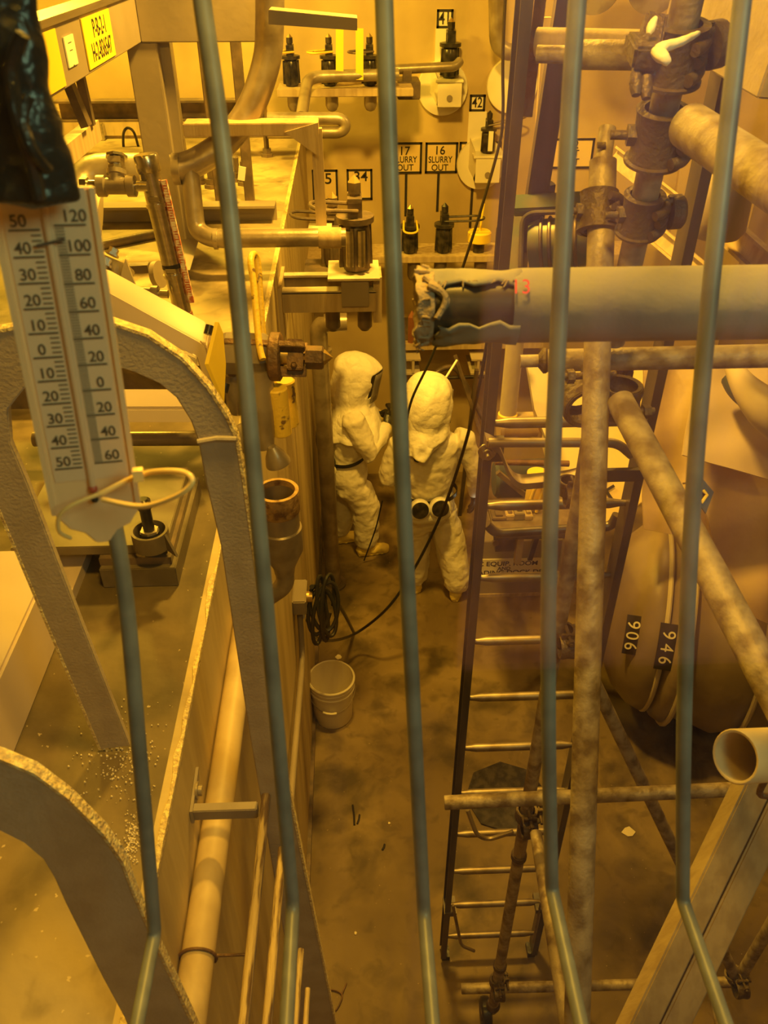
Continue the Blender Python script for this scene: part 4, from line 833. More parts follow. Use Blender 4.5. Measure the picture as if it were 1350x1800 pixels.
# ================================================================= LADDER
ly = 2.13; xl = .408; xr_ = .862
t = thing('extension_ladder', 'tall dark extension ladder standing on the floor right of the aisle', 'ladder', ((xl+xr_)/2, ly, 0))
for x_, s_ in ((xl, 1), (xr_, -1)):
    f = MB(); f.chan((x_, ly, .03), (x_, ly, 4.9), .075, .028*1, .005, Y3, s_); ra = f.build('rail', 'alu', t)
    f = MB(); f.box((x_-.02, ly-.032, -.0), (x_+.02, ly+.032, .035)); f.build('foot', 'blackrub', ra)
z0 = P(800, 1645, Y=ly).z
for k in range(12):
    z = z0+.3048*k*1.0
    MB().lathe([(.010, 0), (.012, .02), (.017, .05), (.017, xr_-xl-.05), (.012, xr_-xl-.02), (.010, xr_-xl)], (xl, ly, z), X3, 12).build('rung', 'rung', t)
MB().tube(rnd([(xl+.01, ly-.03, z0+.36), (xl+.06, ly-.09, z0+.08), (xl+.13, ly-.09, z0+.02)], .03), .008, 8).build('lock_hook', 'rung', t)
MB().tube(rnd([(xr_-.01, ly-.03, z0+.36), (xr_-.03, ly-.09, z0+.08)], .03), .006, 8).build('lock_hook', 'rung', t)
for zz in (z0+.28,): 
    for x_ in (xl, xr_): MB().box((x_-.03, ly-.045, zz), (x_+.03, ly+.045, zz+.03)).build('guide_bracket', 'alu', t)
MB().tube(rnd([P(822, 1424, Y=ly-.05), P(838, 1468, Y=ly-.1), P(858, 1476, Y=ly-.1), P(902, 1462, Y=ly-.1)], .05), .010, 8).build('rope_bracket', 'rung', t)
q = P(855, 790, Y=ly-.05)
MB().box((xl-.03, ly-.06, q.z-.04), (xl+.03, ly-.035, q.z+.04)).build('clamp_bracket', 'alu', t, bevel=.002)
MB().lathe([(.028, 0), (.028, .006), (.016, .006), (.016, .02), (.008, .02), (.008, .04)], (q.x, ly-.06, q.z), -Y3, 12).build('washer_bolt', 'ss', t)
yb = 2.0
pp = [P(855, 780, Y=yb), P(878, 790, Y=yb), P(896, 838, Y=yb), P(912, 856, Y=yb), P(1000, 848, Y=yb), P(1020, 843, Y=yb-.0)]
f = MB(); pr = rnd(pp, .03, 5)
Q = [[f.b.verts.new(p+V(o)) for o in ((0, 0, .01), (0, .05, .01), (0, .05, -.012), (0, 0, -.012))] for p in pr]; f.skin(Q); f.build('stand_off_arm', 'wood2' if False else 'rung', t)
pb = rnd([P(858, 778, Y=yb), P(1085, 778, Y=yb), P(1110, 800, Y=yb)], .04)
MB().tube(pb, .014, 12).build('stand_off_bar', 'rung', t)
MB().tube(rnd([P(855, 921, Y=2.2), P(872, 938, Y=2.2), P(1075, 925, Y=2.2), P(1085, 905, Y=2.2)], .04), .017, 12).build('lower_bar', 'alu', t)
MB().box((P(1045, 850, Y=1.95).x, 1.95, P(1045, 848, Y=1.95).z), (P(1128, 850, Y=1.95).x, 1.965, P(1045, 828, Y=1.95).z)).build('cross_plate', 'alu', t)
# ================================================================= SCAFFOLD
def coupler(c, a, b, s, label, m='cast'):
    """right angle clamp: two jaws round two tubes, hinge block, bolts with nuts"""
    c = V(c); a = V(a).normalized(); b = V(b).normalized(); n_ = a.cross(b).normalized(); t = thing('scaffold_clamp', label, 'clamp', c)
    ca = c-n_*s*.0; 
    for ax, o, oth in ((a, ca, b), (b, c+n_*s*.98 if n_.dot(fw) < 0 else c-n_*s*.98, a)):
        oth = (oth-ax*oth.dot(ax)).normalized(); m3 = ax.cross(oth)
        f = MB(); f.lathe([(s*.50, -s*.42), (s*.64, -s*.45), (s*.68, -s*.3), (s*.63, 0), (s*.68, s*.3), (s*.64, s*.45), (s*.50, s*.42)], o, ax, 24, cap=False)
        for z in (-.28, .0, .28): f.bar(o+oth*s*.5+ax*z*s, o+oth*s*.98+ax*z*s*.9, s*.2, s*.26, m3)
        jw = f.build('jaw', m, t, bevel=s*.03)
        MB().lathe([(s*.1, -s*.75), (s*.1, s*.75)], o+oth*s*.82, m3, 10).build('bolt', m, jw)
        MB().lathe([(s*.2, s*.42), (s*.2, s*.62)], o+oth*s*.82, m3, 6).build('nut', m, jw, smooth=False)
    MB().cbox(c-n_*s*.49*(1 if n_.dot(fw) > 0 else -1), s*.8, s*.8, s*.4, (a, (b-a*b.dot(a)).normalized(), n_)).build('hinge_block', m, t, bevel=s*.06)
    return t
def hollow(p0, p1, r, label, m='tube', name='scaffold_tube', wall=.006, cat='tube'):
    p0, p1 = V(p0), V(p1); a, b = perp(p1-p0); d = (p1-p0).normalized(); f = MB()
    f.skin([f.ring(p0+d*h, a*q, b*q, 28) for q, h in ((r-wall, .15), (r-wall, .001), (r-wall*.6, 0), (r-wall*.3, 0), (r, .002))]+[f.ring(p1, a*r, b*r, 28), f.ring(p1-d*.0, a*(r-wall), b*(r-wall), 28)])
    return tag(f.build(name, m), label, cat)
# T1: main raking tube left of centre right, with sleeve and spigot
A1 = P(1068, 225, D=1.62); B1 = P(1013, 1840, D=1.68); dT1 = (B1-A1).normalized()
t = thing('scaffold_tube', 'tall worn scaffold tube rising through the picture right of the ladder rail', 'tube', B1)
S1 = P(1060, 283, D=1.62)
MB().cyl(A1, S1, .0165, n=24).build('spigot', 'tube', t)
MB().cyl(S1, B1, .0265, n=32).build('sleeve_tube', 'tube', t)
MB().cyl(P(1064, 255, D=1.60), P(1050, 255, D=1.6), .006, n=10).build('spigot_pin', 'cast', t)
# T2: tall upright of the tower, upper and lower lengths
Au = P(1222, -60, D=1.22); Bu = P(1078, 600, D=1.75)
tag(MB().cyl(Au, Bu, .0242, n=28).build('scaffold_tube', 'tube'), 'upper upright scaffold tube leaning left under the top right clamps', 'tube')
px_, py_ = .603, 1.8
t = thing('scaffold_tube', 'lower scaffold upright standing on a castor at the foot of the ladder', 'tube', (px_, py_, 0))
MB().cyl((px_, py_, .12), (px_, py_, 3.60), .0242, n=28).build('upright', 'tube', t)
for zz in (1.45, .55, 2.6): MB().lathe([(.026, 0), (.031, .004), (.031, .03), (.026, .034)], (px_, py_, zz), Z3, 24).build('joint_collar', 'cast', t)
t = thing('castor_wheel', 'black castor wheel under the lower scaffold upright at the bottom edge', 'wheel', (px_-.02, py_, 0))
MB().lathe([(.02, -.022), (.06, -.025), (.075, -.018), (.078, 0), (.075, .018), (.06, .025), (.02, .022)], (px_-.03, py_, .08), X3, 28).build('tyre', 'blackrub', t)
MB().lathe([(.032, -.027), (.032, .027)], (px_-.03, py_, .08), X3, 18).build('hub', 'cast', t)
MB().lathe([(.034, .0), (.034, .02), (.028, .03)], (px_, py_, .158), Z3, 16).build('swivel_plate', 'cast', t)
# horizontals
hollow(P(781, 1411, D=2.82), P(1345, 1385, D=2.75), .0242, 'bright horizontal scaffold tube with its open end by the ladder', 'tube')
hollow(P(811, 1738, D=3.95), P(1300, 1726, D=3.8), .0242, 'low horizontal scaffold tube near the bottom edge behind the castor', 'tube')
h0 = P(955, 634, D=1.86); h1 = P(1420, 624, D=1.75)
t = thing('scaffold_tube', 'horizontal brown scaffold tube with a capped spigot just below the big near pipe', 'tube', h0)
MB().cyl(h0, h1, .0255, n=28).build('tube_body', 'tube', t)
MB().cyl(P(914, 635, D=1.86), h0, .0145, n=20).build('spigot', 'tube', t)
MB().lathe([(.0145, -.012), (.029, 0), (.029, .006), (.0255, .01)], h0-(h1-h0).normalized()*.0, (h1-h0), 24).build('cap_ring', 'cast', t)
# diagonals
tag(MB().cyl(P(1090, 705, D=1.62), P(1400, 1290, D=1.15), .0265, n=28).build('scaffold_tube', 'tube'), 'thick diagonal scaffold tube running down to the right edge', 'tube')
tag(MB().cyl(P(1212, 222, D=1.2), P(1420, 362, D=.98), .032, n=28).build('scaffold_tube', 'tube'), 'thick diagonal scaffold tube leaving the big round clamp at upper right', 'tube')
tag(MB().cyl(P(1045, 1200, D=2.9), P(1295, 1722, D=3.6), .0242, n=24).build('scaffold_tube', 'tube'), 'thin diagonal brace from the tall tube down to the lower right clamp', 'tube')
tag(MB().cyl(P(1370, 1600, D=3.3), P(1298, 1722, D=3.6), .0242, n=24).build('scaffold_tube', 'tube'), 'short brace coming from the right edge to the lower right clamp', 'tube')
tag(MB().cyl(P(942, 1465, D=2.95), P(1003, 1840, D=2.3), .0215, n=24).build('scaffold_tube', 'tube'), 'slim brace going down behind the tall worn tube to the bottom edge', 'tube')
tag(MB().cyl(P(1252, 1735, D=3.5), P(1275, 1850, D=3.2), .02, n=20).build('scaffold_tube', 'tube'), 'short stub of tube at the bottom edge under the lower right clamp', 'tube')
# top: double pipe going left with rusty upright plate
t = thing('scaffold_tube', 'bright horizontal pipe pair at the top between the rusty plate and the tie clamp', 'tube', P(1040, 85, D=1.9))
MB().cyl(P(944, 74, D=2.0), P(1160, 80, D=1.9), .032, n=24).build('rear_pipe', 'wood', t)
MB().cyl(P(944, 95, D=1.9), P(1000, 96, D=1.88), .019, n=24).build('spigot', 'tube', t)
MB().cyl(P(1000, 96, D=1.88), P(1150, 97, D=1.8), .031, n=24).build('front_pipe', 'tube', t)
tag(MB().bar(P(950, -10, D=2.1), P(925, 205, D=2.2), .03, .02, rt).build('rusty_plate', 'rust'), 'rusty upright plate with holes at the top beside the ladder rail', 'plate')
tag(MB().bar(P(1000, -20, D=2.6), P(928, 440, D=3.1), .075, .05, rt).build('leaning_beam', 'alu'), 'dark leaning beam behind the bars, right of the ladder rail', 'beam')
tag(MB().bar(P(962, 30, D=3.2), P(938, 350, D=3.6), .03, .03, rt).build('leaning_beam', 'wood'), 'thin pale leaning beam between the ladder rail and the dark beam', 'beam')
# couplers
aU = (Bu-Au).normalized()
def onU(py): 
    t_ = (py-(-60))/660.0; return Au.lerp(Bu, t_**1.0)
def U(px, py):
    # point of the upper upright nearest to a pixel
    best = min([Au.lerp(Bu, i/200) for i in range(201)], key=lambda p: abs((900-F*((p-V((0, 0, CZ))).dot(upv))/((p-V((0, 0, CZ))).dot(fw)))-py)); return best
def clampbig(c, ax, s, label, side):
    c = V(c); ax = V(ax).normalized(); t = thing('swivel_clamp', label, 'clamp', c); sd = V(side); sd = (sd-ax*sd.dot(ax)).normalized(); n_ = ax.cross(sd)
    MB().lathe([(s*.52, -s*.75), (s*.74, -s*.72), (s*.70, -s*.6), (s*.66, 0), (s*.70, s*.6), (s*.74, s*.72), (s*.52, s*.75)], c, ax, 28, cap=False).build('band', 'cast', t)
    for z in (-.38, 0, .38):
        f = MB(); f.tube([c+sd*s*.6+ax*z*s-n_*.0, c+sd*s*.95+ax*z*s, c+sd*s*1.1+ax*z*s*1.05], s*.17, 10); f.build('knuckle', 'cast', t)
    fr = -(fw-ax*fw.dot(ax)).normalized()
    for z, t0, t1, rr_ in ((.42, -10, 75, .17), (.05, 5, 60, .15), (-.34, -10, 75, .17)):
        MB().tube(arc(c+ax*z*s, sd*s*.80, fr*s*.86, t0, t1, 8), s*rr_, 10).build('hinge_finger', 'cast', t)
    MB().tube([c+ax*s*.5+sd*s*.55+fr*s*.62, c-ax*s*.5+sd*s*.55+fr*s*.62], s*.09, 8).build('hinge_pin', 'cast', t)
    MB().lathe([(s*.66, s*.62), (s*.82, s*.66), (s*.82, s*.74), (s*.66, s*.78)], c, ax, 28, cap=False).build('rim', 'cast', t)
    MB().cyl(c+sd*s*.95-ax*s*.62, c+sd*s*.95+ax*s*.62, s*.09, n=10).build('hinge_pin', 'cast', t)
    MB().lathe([(s*.3, s*.6), (s*.3, s*.85)], c, -sd, 6).build('nut', 'cast', t, smooth=False)
    MB().cyl(c-sd*s*.8, c-sd*s*1.3, s*.13, n=12).build('bolt', 'cast', t)
    MB().lathe([(s*.6, -s*.35), (s*.6, s*.05), (s*.5, s*.15)], c+sd*s*1.35, sd, 20).build('end_socket', 'cast', t)
    return t
clampbig(U(0, 238), aU, .062, 'big round swivel clamp with a protruding bolt on the upper upright', rt+upv*-.15)
clampbig(U(0, 375), aU, .052, 'smaller round clamp low on the upper upright, above the big near pipe', rt+upv*.05)
clampbig(P(1052, 372, D=1.63), dT1, .052, 'clamp high on the tall worn tube, above the big near pipe', rt+upv*.1)
k = clampbig(U(0, 95)+fw*.0, aU, .060, 'dark clamp at upper right with a pale rag tied round it', rt*.9+upv*.5)
tg = thing('rag_tie', 'pale knotted rag tied over the upper right clamp', 'rag', P(1180, 85, D=1.15))
MB().tube(bez([P(1228, 58, D=1.2), P(1200, 72, D=1.12), P(1170, 82, D=1.1), P(1150, 92, D=1.1)], 6), [.003, .004, .004, .005, .005, .0055, .006, .006, .006, .0065, .007, .007, .0075, .008, .008, .008, .0075, .006, .004], 10).build('tail', 'hood', tg)
MB().tube(bez([P(1150, 88, D=1.1), P(1165, 100, D=1.08), P(1176, 112, D=1.08)], 6), [.004, .006, .008, .009, .0095, .009, .0085, .008, .007, .0065, .006, .005, .004], 10).build('knot', 'hood', tg)
MB().tube(bez([P(1140, 60, D=1.1), P(1148, 40, D=1.1), P(1154, 30, D=1.1)], 6), [.003, .004, .005, .006, .006, .006, .005, .005, .004, .004, .003, .003, .002], 10).build('tip', 'hood', tg)
cl = P(1143, 95, D=1.13); t = thing('scaffold_clamp', 'rusty spanner clamp hanging at the left of the rag tied clamp', 'clamp', cl)
MB().bar(P(1150, 35, D=1.16), P(1128, 145, D=1.14), .03, .035, rt).build('jaw', 'cast', t, bevel=.004)
MB().bar(P(1122, 75, D=1.15), P(1140, 105, D=1.1), .04, .03, rt).build('jaw_block', 'cast', t, bevel=.004)
for q in ((1118, 142), (1136, 148)): MB().lathe([(.008, 0), (.009, .02), (.006, .03)], P(*q, D=1.12)+upv*.01, -upv, 10).build('bolt', 'cast', t)
coupler((px_+.0, py_, P(1085, 640, Y=py_).z-.02), Z3, h1-h0, .075, 'clamp joining the lower upright and the horizontal brown tube')
coupler(P(1085, 700, D=1.72), Z3, P(1350, 1190, D=1.15)-P(1090, 705, D=1.62), .075, 'rusty clamp at the upper end of the thick diagonal tube')
coupler((px_, py_, P(925, 1430, Y=py_).z), Z3, X3, .062, 'clamp low on the upright holding the bright horizontal tube')
coupler((px_, py_, P(868, 1725, Y=py_).z), Z3, X3, .055, 'lowest clamp on the upright, just above the castor')
coupler(P(1292, 1715, D=3.6), P(1205, 1560, D=3.3)-P(1295, 1722, D=3.6), X3, .06, 'clamp in the lower right where the braces meet')
coupler(P(990, 1115, D=2.5), Z3, X3, .055, 'clamp half hidden behind the tall worn tube at mid height')
coupler(P(1000, 855, D=2.35), Z3, X3, .05, 'small clamp beside the ladder arm, left of the tall tube')
# sloping timber beam and white pipe at the right edge
bA = P(1375, 1330, D=1.75); bB = P(1120, 1860, D=1.75)
t = thing('timber_beam', 'pale sloping timber beam with a groove at the lower right', 'beam', bB)
sd = (bB-bA).cross(fw).normalized()
MB().bar(bA-sd*.032+fw*.0, bB-sd*.032, .056, .06, sd).build('plank', 'wood', t, bevel=.004)
MB().bar(bA+sd*.032, bB+sd*.032, .058, .05, sd).build('plank', 'wood', t, bevel=.004)
hollow(P(1292, 1330, D=1.12), P(1480, 1318, D=1.25), .037, 'short open ended white pipe coming in from the right edge', 'hood2', 'white_pipe', .005, 'pipe') if False else hollow(P(1292, 1330, D=1.12), P(1480, 1318, D=1.25), .037, 'short open ended white pipe coming in from the right edge', 'whitepipe', 'white_pipe', .005, 'pipe')
tag(MB().tube(bez([P(1345, 1370, D=1.2), P(1335, 1395, D=1.25), P(1352, 1400, D=1.25)], 6), .005, 8).build('wire_loop', 'rust'), 'rusty wire loop under the open white pipe', 'wire')
# big concrete-like beam top right
tag(MB().bar(P(1225, 12, D=1.9), P(1420, 100, D=1.5), .15, .14, upv).build('box_beam', 'concretebeam', bevel=.004), 'big pale box beam across the top right corner', 'beam')
# ================================================================= RIGHT HAND BACKGROUND
for i, (x0, y0, x1, y1, w_, D_, lb) in enumerate(((1080, 275, 1240, 400, .09, 4.4, 'upper of three'), (1110, 375, 1260, 500, .09, 4.2, 'middle of three'), (1280, 400, 1400, 510, .10, 3.4, 'rightmost of three'))):
    tag(MB().chan(P(x0, y0, D=D_), P(x1, y1, D=D_-.3), w_, .05, .012, upv, 1).build('sloping_rail', 'yelwood' if False else 'wood'), lb+' yellowish channel rails sloping down behind the tubes at upper right', 'rail')
tag(MB().bar(P(1195, 215, D=2.6), P(1420, 330, D=2.3), .05, .06, upv).build('sloping_rail', 'wood'), 'long bright rail above the thick diagonal tube at the right edge', 'rail')
for i, (x0, x1, lb) in enumerate(((1150, 1180, 'left'), (1200, 1235, 'right'))):
    tag(MB().hexa([P(x0, 270, Y=6.3), P(x1, 270, Y=6.3), P(x1-15, 440, Y=6.3), P(x0-25, 440, Y=6.3)], [p+V((0, .05, 0)) for p in (P(x0, 270, Y=6.3), P(x1, 270, Y=6.3), P(x1-15, 440, Y=6.3), P(x0-25, 440, Y=6.3))]).build('wall_panel', 'wall'), lb+' of two pale panels seen behind the sloping rails', 'panel')
t = thing('plastic_tank', 'tall pale plastic container behind the right hand bar, above the near pipe', 'container', P(1260, 360, D=3.2))
c = P(1258, 405, D=3.2); MB().lathe([(.09, 0), (.11, .03), (.10, .25), (.085, .30)], c-Z3*.02, Z3, 28).build('shell', 'tarp', t)
c2 = P(1262, 318, D=3.2); MB().lathe([(.035, 0), (.04, .03), (.02, .09), (.015, .11)], c2, Z3, 20).build('neck', 'grey', t)
# round drums at the very top
for px, r_, lb in ((1045, .15, 'left'), (1150, .15, 'right')):
    c = P(px, -25, D=4.8); tag(MB().lathe([(r_, 0), (r_*1.03, .02), (r_, .05), (r_, .35), (r_*1.03, .38), (r_, .4)], c, V((.3, .9, .1)), 36).build('round_duct', 'ssd'), lb+' of two round brown ducts at the top edge', 'duct')
# green motor clamp in middle top
t = thing('motor_unit', 'dark green cast pump motor behind the near pipe, left of the tall tube', 'motor', P(950, 410, D=3.0))
c = P(945, 362, D=3.0); MB().bar(P(900, 362, D=3.0), P(1040, 355, D=2.9), .06, .07, upv).build('bracket_arm', 'green', t, bevel=.008)
MB().lathe([(.02, -.12), (.085, -.11), (.095, -.08), (.095, .06), (.08, .1), (.03, .12)], P(985, 430, D=3.0), rt-fw*.3, 28).build('motor_body', 'green', t)
for k in range(5): MB().lathe([(.098, 0), (.104, .004), (.104, .01), (.098, .014)], P(985, 430, D=3.0)+(rt-fw*.3).normalized()*(-.07+.03*k), rt-fw*.3, 28, cap=False).build('cooling_fin', 'drk', t)
MB().tube(rnd([P(915, 470, D=2.95), P(918, 375, D=2.95), P(1000, 372, D=2.9)], .05), .009, 8).build('conduit_loop', 'alu', t)
MB().bar(P(925, 365, D=3.1), P(905, 480, D=3.1), .08, .03, rt).build('leg_plate', 'green', t)
MB().lathe([(.03, 0), (.03, .06), (.012, .07)], P(960, 352, D=3.1), Z3, 6).build('top_bolt', 'black', t, smooth=False)
# valve, pale pipe, motor and shelf behind the ladder
t = thing('valve_unit', 'brown flanged valve under a pale upright pipe, seen between ladder rails', 'valve', P(920, 745, Y=4.4))
yv = 4.4; pt = P(902, 600, Y=yv); pbm = P(889, 735, Y=yv)
MB().cyl((pbm.x+.01, yv, pbm.z), (pbm.x+.01, yv, pt.z+.1), .052, n=24).build('upright_pipe', 'tarp', t)
MB().lathe([(.06, 0), (.06, .03), (.05, .04)], (pbm.x+.01, yv, pbm.z), Z3, 24).build('yellow_ring', 'yelflat', t)
MB().lathe([(.085, 0), (.085, .025), (.06, .03), (.06, .12), (.065, .12), (.065, .2), (.06, .2), (.06, .24), (.085, .245), (.085, .26)], P(876, 752, Y=yv), X3, 24).build('flanged_body', 'brass2', t)
MB().box((P(880, 740, Y=yv).x, yv-.04, P(880, 737, Y=yv).z), (P(955, 740, Y=yv).x, yv+.06, P(880, 733, Y=yv).z)).build('top_plate', 'wood', t)
t = thing('electric_motor', 'dark blue barrel of an electric motor behind the ladder arm', 'motor', P(920, 830, Y=4.3))
MB().lathe([(.11, 0), (.13, .02), (.13, .36), (.11, .38)], P(868, 842, Y=4.55), X3, 32).build('barrel', 'navy', t)
MB().cyl(P(870, 812, Y=4.36), P(1000, 815, Y=4.36), .02).build('side_bar', 'rust', t)
MB().bar(P(875, 830, Y=4.32), P(935, 880, Y=4.32), .03, .03).build('strut', 'rung', t)
t = thing('tool_shelf', 'low metal shelf crowded with small fittings behind the ladder', 'shelf', P(930, 915, Y=3.9))
a = P(866, 925, Y=3.85); b = P(1040, 925, Y=3.85)
MB().box((a.x, 3.8, a.z-.02), (b.x, 4.12, a.z)).build('shelf_plate', 'rung', t)
MB().box((a.x, 3.78, a.z-.05), (b.x, 3.8, a.z+.005)).build('front_lip', 'alu', t)
q_ = P(1000, 925, Y=4.08); MB().box((q_.x-.02, 4.06, 0), (q_.x+.02, 4.1, a.z-.02)).build('leg', 'drk', t)
MB().box((P(870, 960, Y=3.9).x, 3.88, a.z-.22), (P(895, 960, Y=3.9).x+.03, 3.92, a.z-.02)).build('mount_plate', 'drk', t)
MB().cyl((a.x+.03, 3.88, a.z-.14), (a.x+.03, 3.86, a.z-.14), .02).build('mount_bolt', 'rung', t)
MB().box((P(905, 960, Y=3.9).x, 3.85, a.z-.3), (P(916, 960, Y=3.9).x, 3.9, a.z-.02)).build('post', 'wood', t)
MB().bar((a.x+.26, 3.9, a.z-.3), (a.x+.3, 3.9, a.z-.02), .03, .03).build('post', 'black', t)
for px, wd, ht, m_, lb in ((875, .09, .03, 'drk', 'flat dark'), (893, .05, .06, 'wood', 'small pale square'), (909, .06, .085, 'grey', 'tall grey notched'), (925, .05, .05, 'wood', 'low pale')):
    q = P(px, 918, Y=3.95); t = thing('metal_fitting', lb+' fitting lying on the shelf behind the ladder', 'fitting', (q.x, 3.95, a.z))
    MB().box((q.x-wd/2, 3.9, a.z), (q.x+wd/2, 4.0, a.z+ht*.6)).build('block', m_, t, bevel=.004); MB().box((q.x-wd/4, 3.92, a.z+ht*.6), (q.x+wd/4, 3.98, a.z+ht)).build('lug', m_, t, bevel=.003)
q = P(937, 915, Y=4.02); t = thing('yellow_canister', 'bright yellow canister with a curved handle on the shelf behind the ladder', 'canister', (q.x, 4.02, a.z))
MB().lathe([(.055, 0), (.06, .01), (.055, .2), (.05, .22), (.065, .225), (.065, .24)], (q.x, 4.05, a.z), Z3, 24).build('body', 'yelflat', t)
MB().tube(rnd([(q.x+.0, 3.97, a.z+.01), (q.x+.02, 3.96, a.z+.2), (q.x-.03, 3.96, a.z+.2), (q.x-.05, 3.97, a.z+.06)], .03), .011, 10).build('handle', 'yelflat', t)
# sign board on the grey cabinet
yc = 4.95; a = P(848, 963, Y=yc); b = P(958, 1012, Y=yc)
t = thing('floor_cabinet', 'low grey cabinet on the floor carrying the equipment room sign', 'cabinet', ((a.x+b.x)/2, yc, 0))
MB().box((a.x-.0, yc, 0), (b.x+.12, yc+.4, a.z+.06)).build('body', 'grey', t, bevel=.005)
MB().box((a.x-.0, yc-.01, .0), (b.x+.12, yc, .03)).build('plinth', 'wood', t)
t = thing('wall_sign', 'pale sign reading EQUIP. ROOM AND LOADING DOCK DR. on the grey cabinet', 'sign', ((a.x+b.x)/2, yc-.01, b.z))
za = P(900, 981, Y=yc).z; zb = P(900, 1011, Y=yc).z
MB().box((a.x-.02, yc-.012, zb), (b.x-.0, yc-.002, za)).build('board', 'signw', t)
for s, px, py, sz in (('C EQUIP. ROOM', 893, 991, .062), ('AND', 886, 999.5, .045), ('LOADING DOCK DR.', 890, 1006.5, .062)):
    q = P(px, py, Y=yc-.013); text(s, sz, (q.x, yc-.013, q.z), X3, Z3, 'ink', t, bold=.015, sx=1.05)
# bright wrapped panel with rotated letters
t = thing('lettered_panel', 'bright yellowish plastic panel with dark rotated letters behind the ladder', 'panel', P(1080, 850, D=5.6))
pl = [(945, 660), (975, 640), (1140, 640), (1150, 780), (1137, 850), (1146, 868), (1100, 905), (1045, 930), (985, 905), (950, 770)]
MB().prism([P(*p, D=5.6) for p in pl], fw*.05).build('sheet', 'brightsheet', t, bevel=.006)
ru = (rt*.55-upv*.83); uu = (rt*.83+upv*.55); text('F', .21, P(1072, 862, D=5.56), (rt*.83+upv*.5)*1, (upv*.8-rt*.55), 'ink', t); text('O', .17, P(1050, 862, D=5.56), (rt*.83+upv*.5), (upv*.8-rt*.55), 'wood', t, name='faded_lettering')
MB().prism([P(925, 640, D=5.1), P(960, 640, D=5.1), P(975, 720, D=5.0), P(958, 770, D=4.95), P(938, 720, D=5.0)], fw*.05).build('fold', 'tarp', t)
# draped brown tarp and pink sheet
def drape(name, label, pts, D_, m, amp=.05, n=14, cat='sheet'):
    """a thick hanging sheet spanned over four corner pixels"""
    A_, B_, C_, E_ = [P(*p, D=d_) for p, d_ in zip(pts, D_)]; f = MB(); rows = []
    for off in (0, .02):
        grid = []
        for j in range(n+1):
            v_ = j/n; row = []
            for i in range(n+1):
                u_ = i/n; p = A_.lerp(B_, u_).lerp(E_.lerp(C_, u_), v_); p = p-fw*(amp*(math.sin(u_*9+v_*3)*.5+math.sin(v_*13+u_*5+1)*.35)-off); row.append(f.b.verts.new(p))
            grid.append(row)
        rows.append(grid)
    for g2 in rows:
        for j in range(n):
            for i in range(n): f.b.faces.new((g2[j][i], g2[j][i+1], g2[j+1][i+1], g2[j+1][i]))
    e0 = [rows[0][0][i] for i in range(n+1)]+[rows[0][j][n] for j in range(1, n+1)]+[rows[0][n][i] for i in range(n-1, -1, -1)]+[rows[0][j][0] for j in range(n-1, 0, -1)]
    e1 = [rows[1][0][i] for i in range(n+1)]+[rows[1][j][n] for j in range(1, n+1)]+[rows[1][n][i] for i in range(n-1, -1, -1)]+[rows[1][j][0] for j in range(n-1, 0, -1)]
    for i in range(len(e0)): f.b.faces.new((e0[i], e0[(i+1) % len(e0)], e1[(i+1) % len(e0)], e1[i]))
    return tag(f.build(name, m, ang=60), label, cat)
drape('draped_tarp', 'brown folded tarp hanging behind the thick diagonal tube', [(1130, 640), (1235, 640), (1300, 960), (1130, 930)], (4.6, 4.6, 4.6, 4.6), 'tarpbrown', .05)
drape('pale_sheet', 'smooth pinkish sheet hanging at the right edge behind the near bar', [(1225, 640), (1380, 640), (1380, 850), (1200, 800)], (3.9, 3.9, 3.8, 3.8), 'pink', .012)
drape('pale_sheet', 'long brown sheet hanging at the right edge below the pinkish one', [(1215, 790), (1400, 840), (1400, 1120), (1270, 1060)], (4.1, 4.1, 4.1, 4.1), 'tarpbrown', .05)
t = thing('curved_chute', 'pale curved chute edge with dark folds at the right edge', 'chute', P(1310, 680, D=3.6))
MB().tube(bez([P(1285, 640, D=3.7), P(1310, 680, D=3.6), P(1350, 720, D=3.5), P(1400, 750, D=3.5)], 6), [.03+.005*i for i in range(19)], 16).build('chute_wall', 'tarp', t)
MB().tube(bez([P(1285, 665, D=3.75), P(1300, 690, D=3.7), P(1340, 720, D=3.6), P(1400, 765, D=3.6)], 6), .045, 12).build('dark_fold', 'navy', t)
tag(MB().bar(P(1270, 640, D=4.1), P(1225, 760, D=4.2), .04, .04, rt).build('upright_strut', 'rust'), 'rusty strut leaning behind the pinkish sheet at right', 'strut')
# black yellow diamond tag
t = thing('diamond_tag', 'black diamond shaped tag with a yellow 1 beside the right bar', 'tag', P(1238, 878, D=1.42))
MB().prism([P(1233, 840, D=1.42), P(1254, 865, D=1.42), P(1240, 903, D=1.42), P(1224, 880, D=1.42)], fw*.004).build('plate', 'black', t)
MB().tube([P(1236, 862, D=1.412), P(1243, 870, D=1.412), P(1233, 884, D=1.412)], .003, 6).build('yellow_mark', 'yelflat', t)
MB().tube([P(1235, 845, D=1.42), P(1200, 850, D=1.44)], .0015, 6).build('hang_wire', 'rust', t)
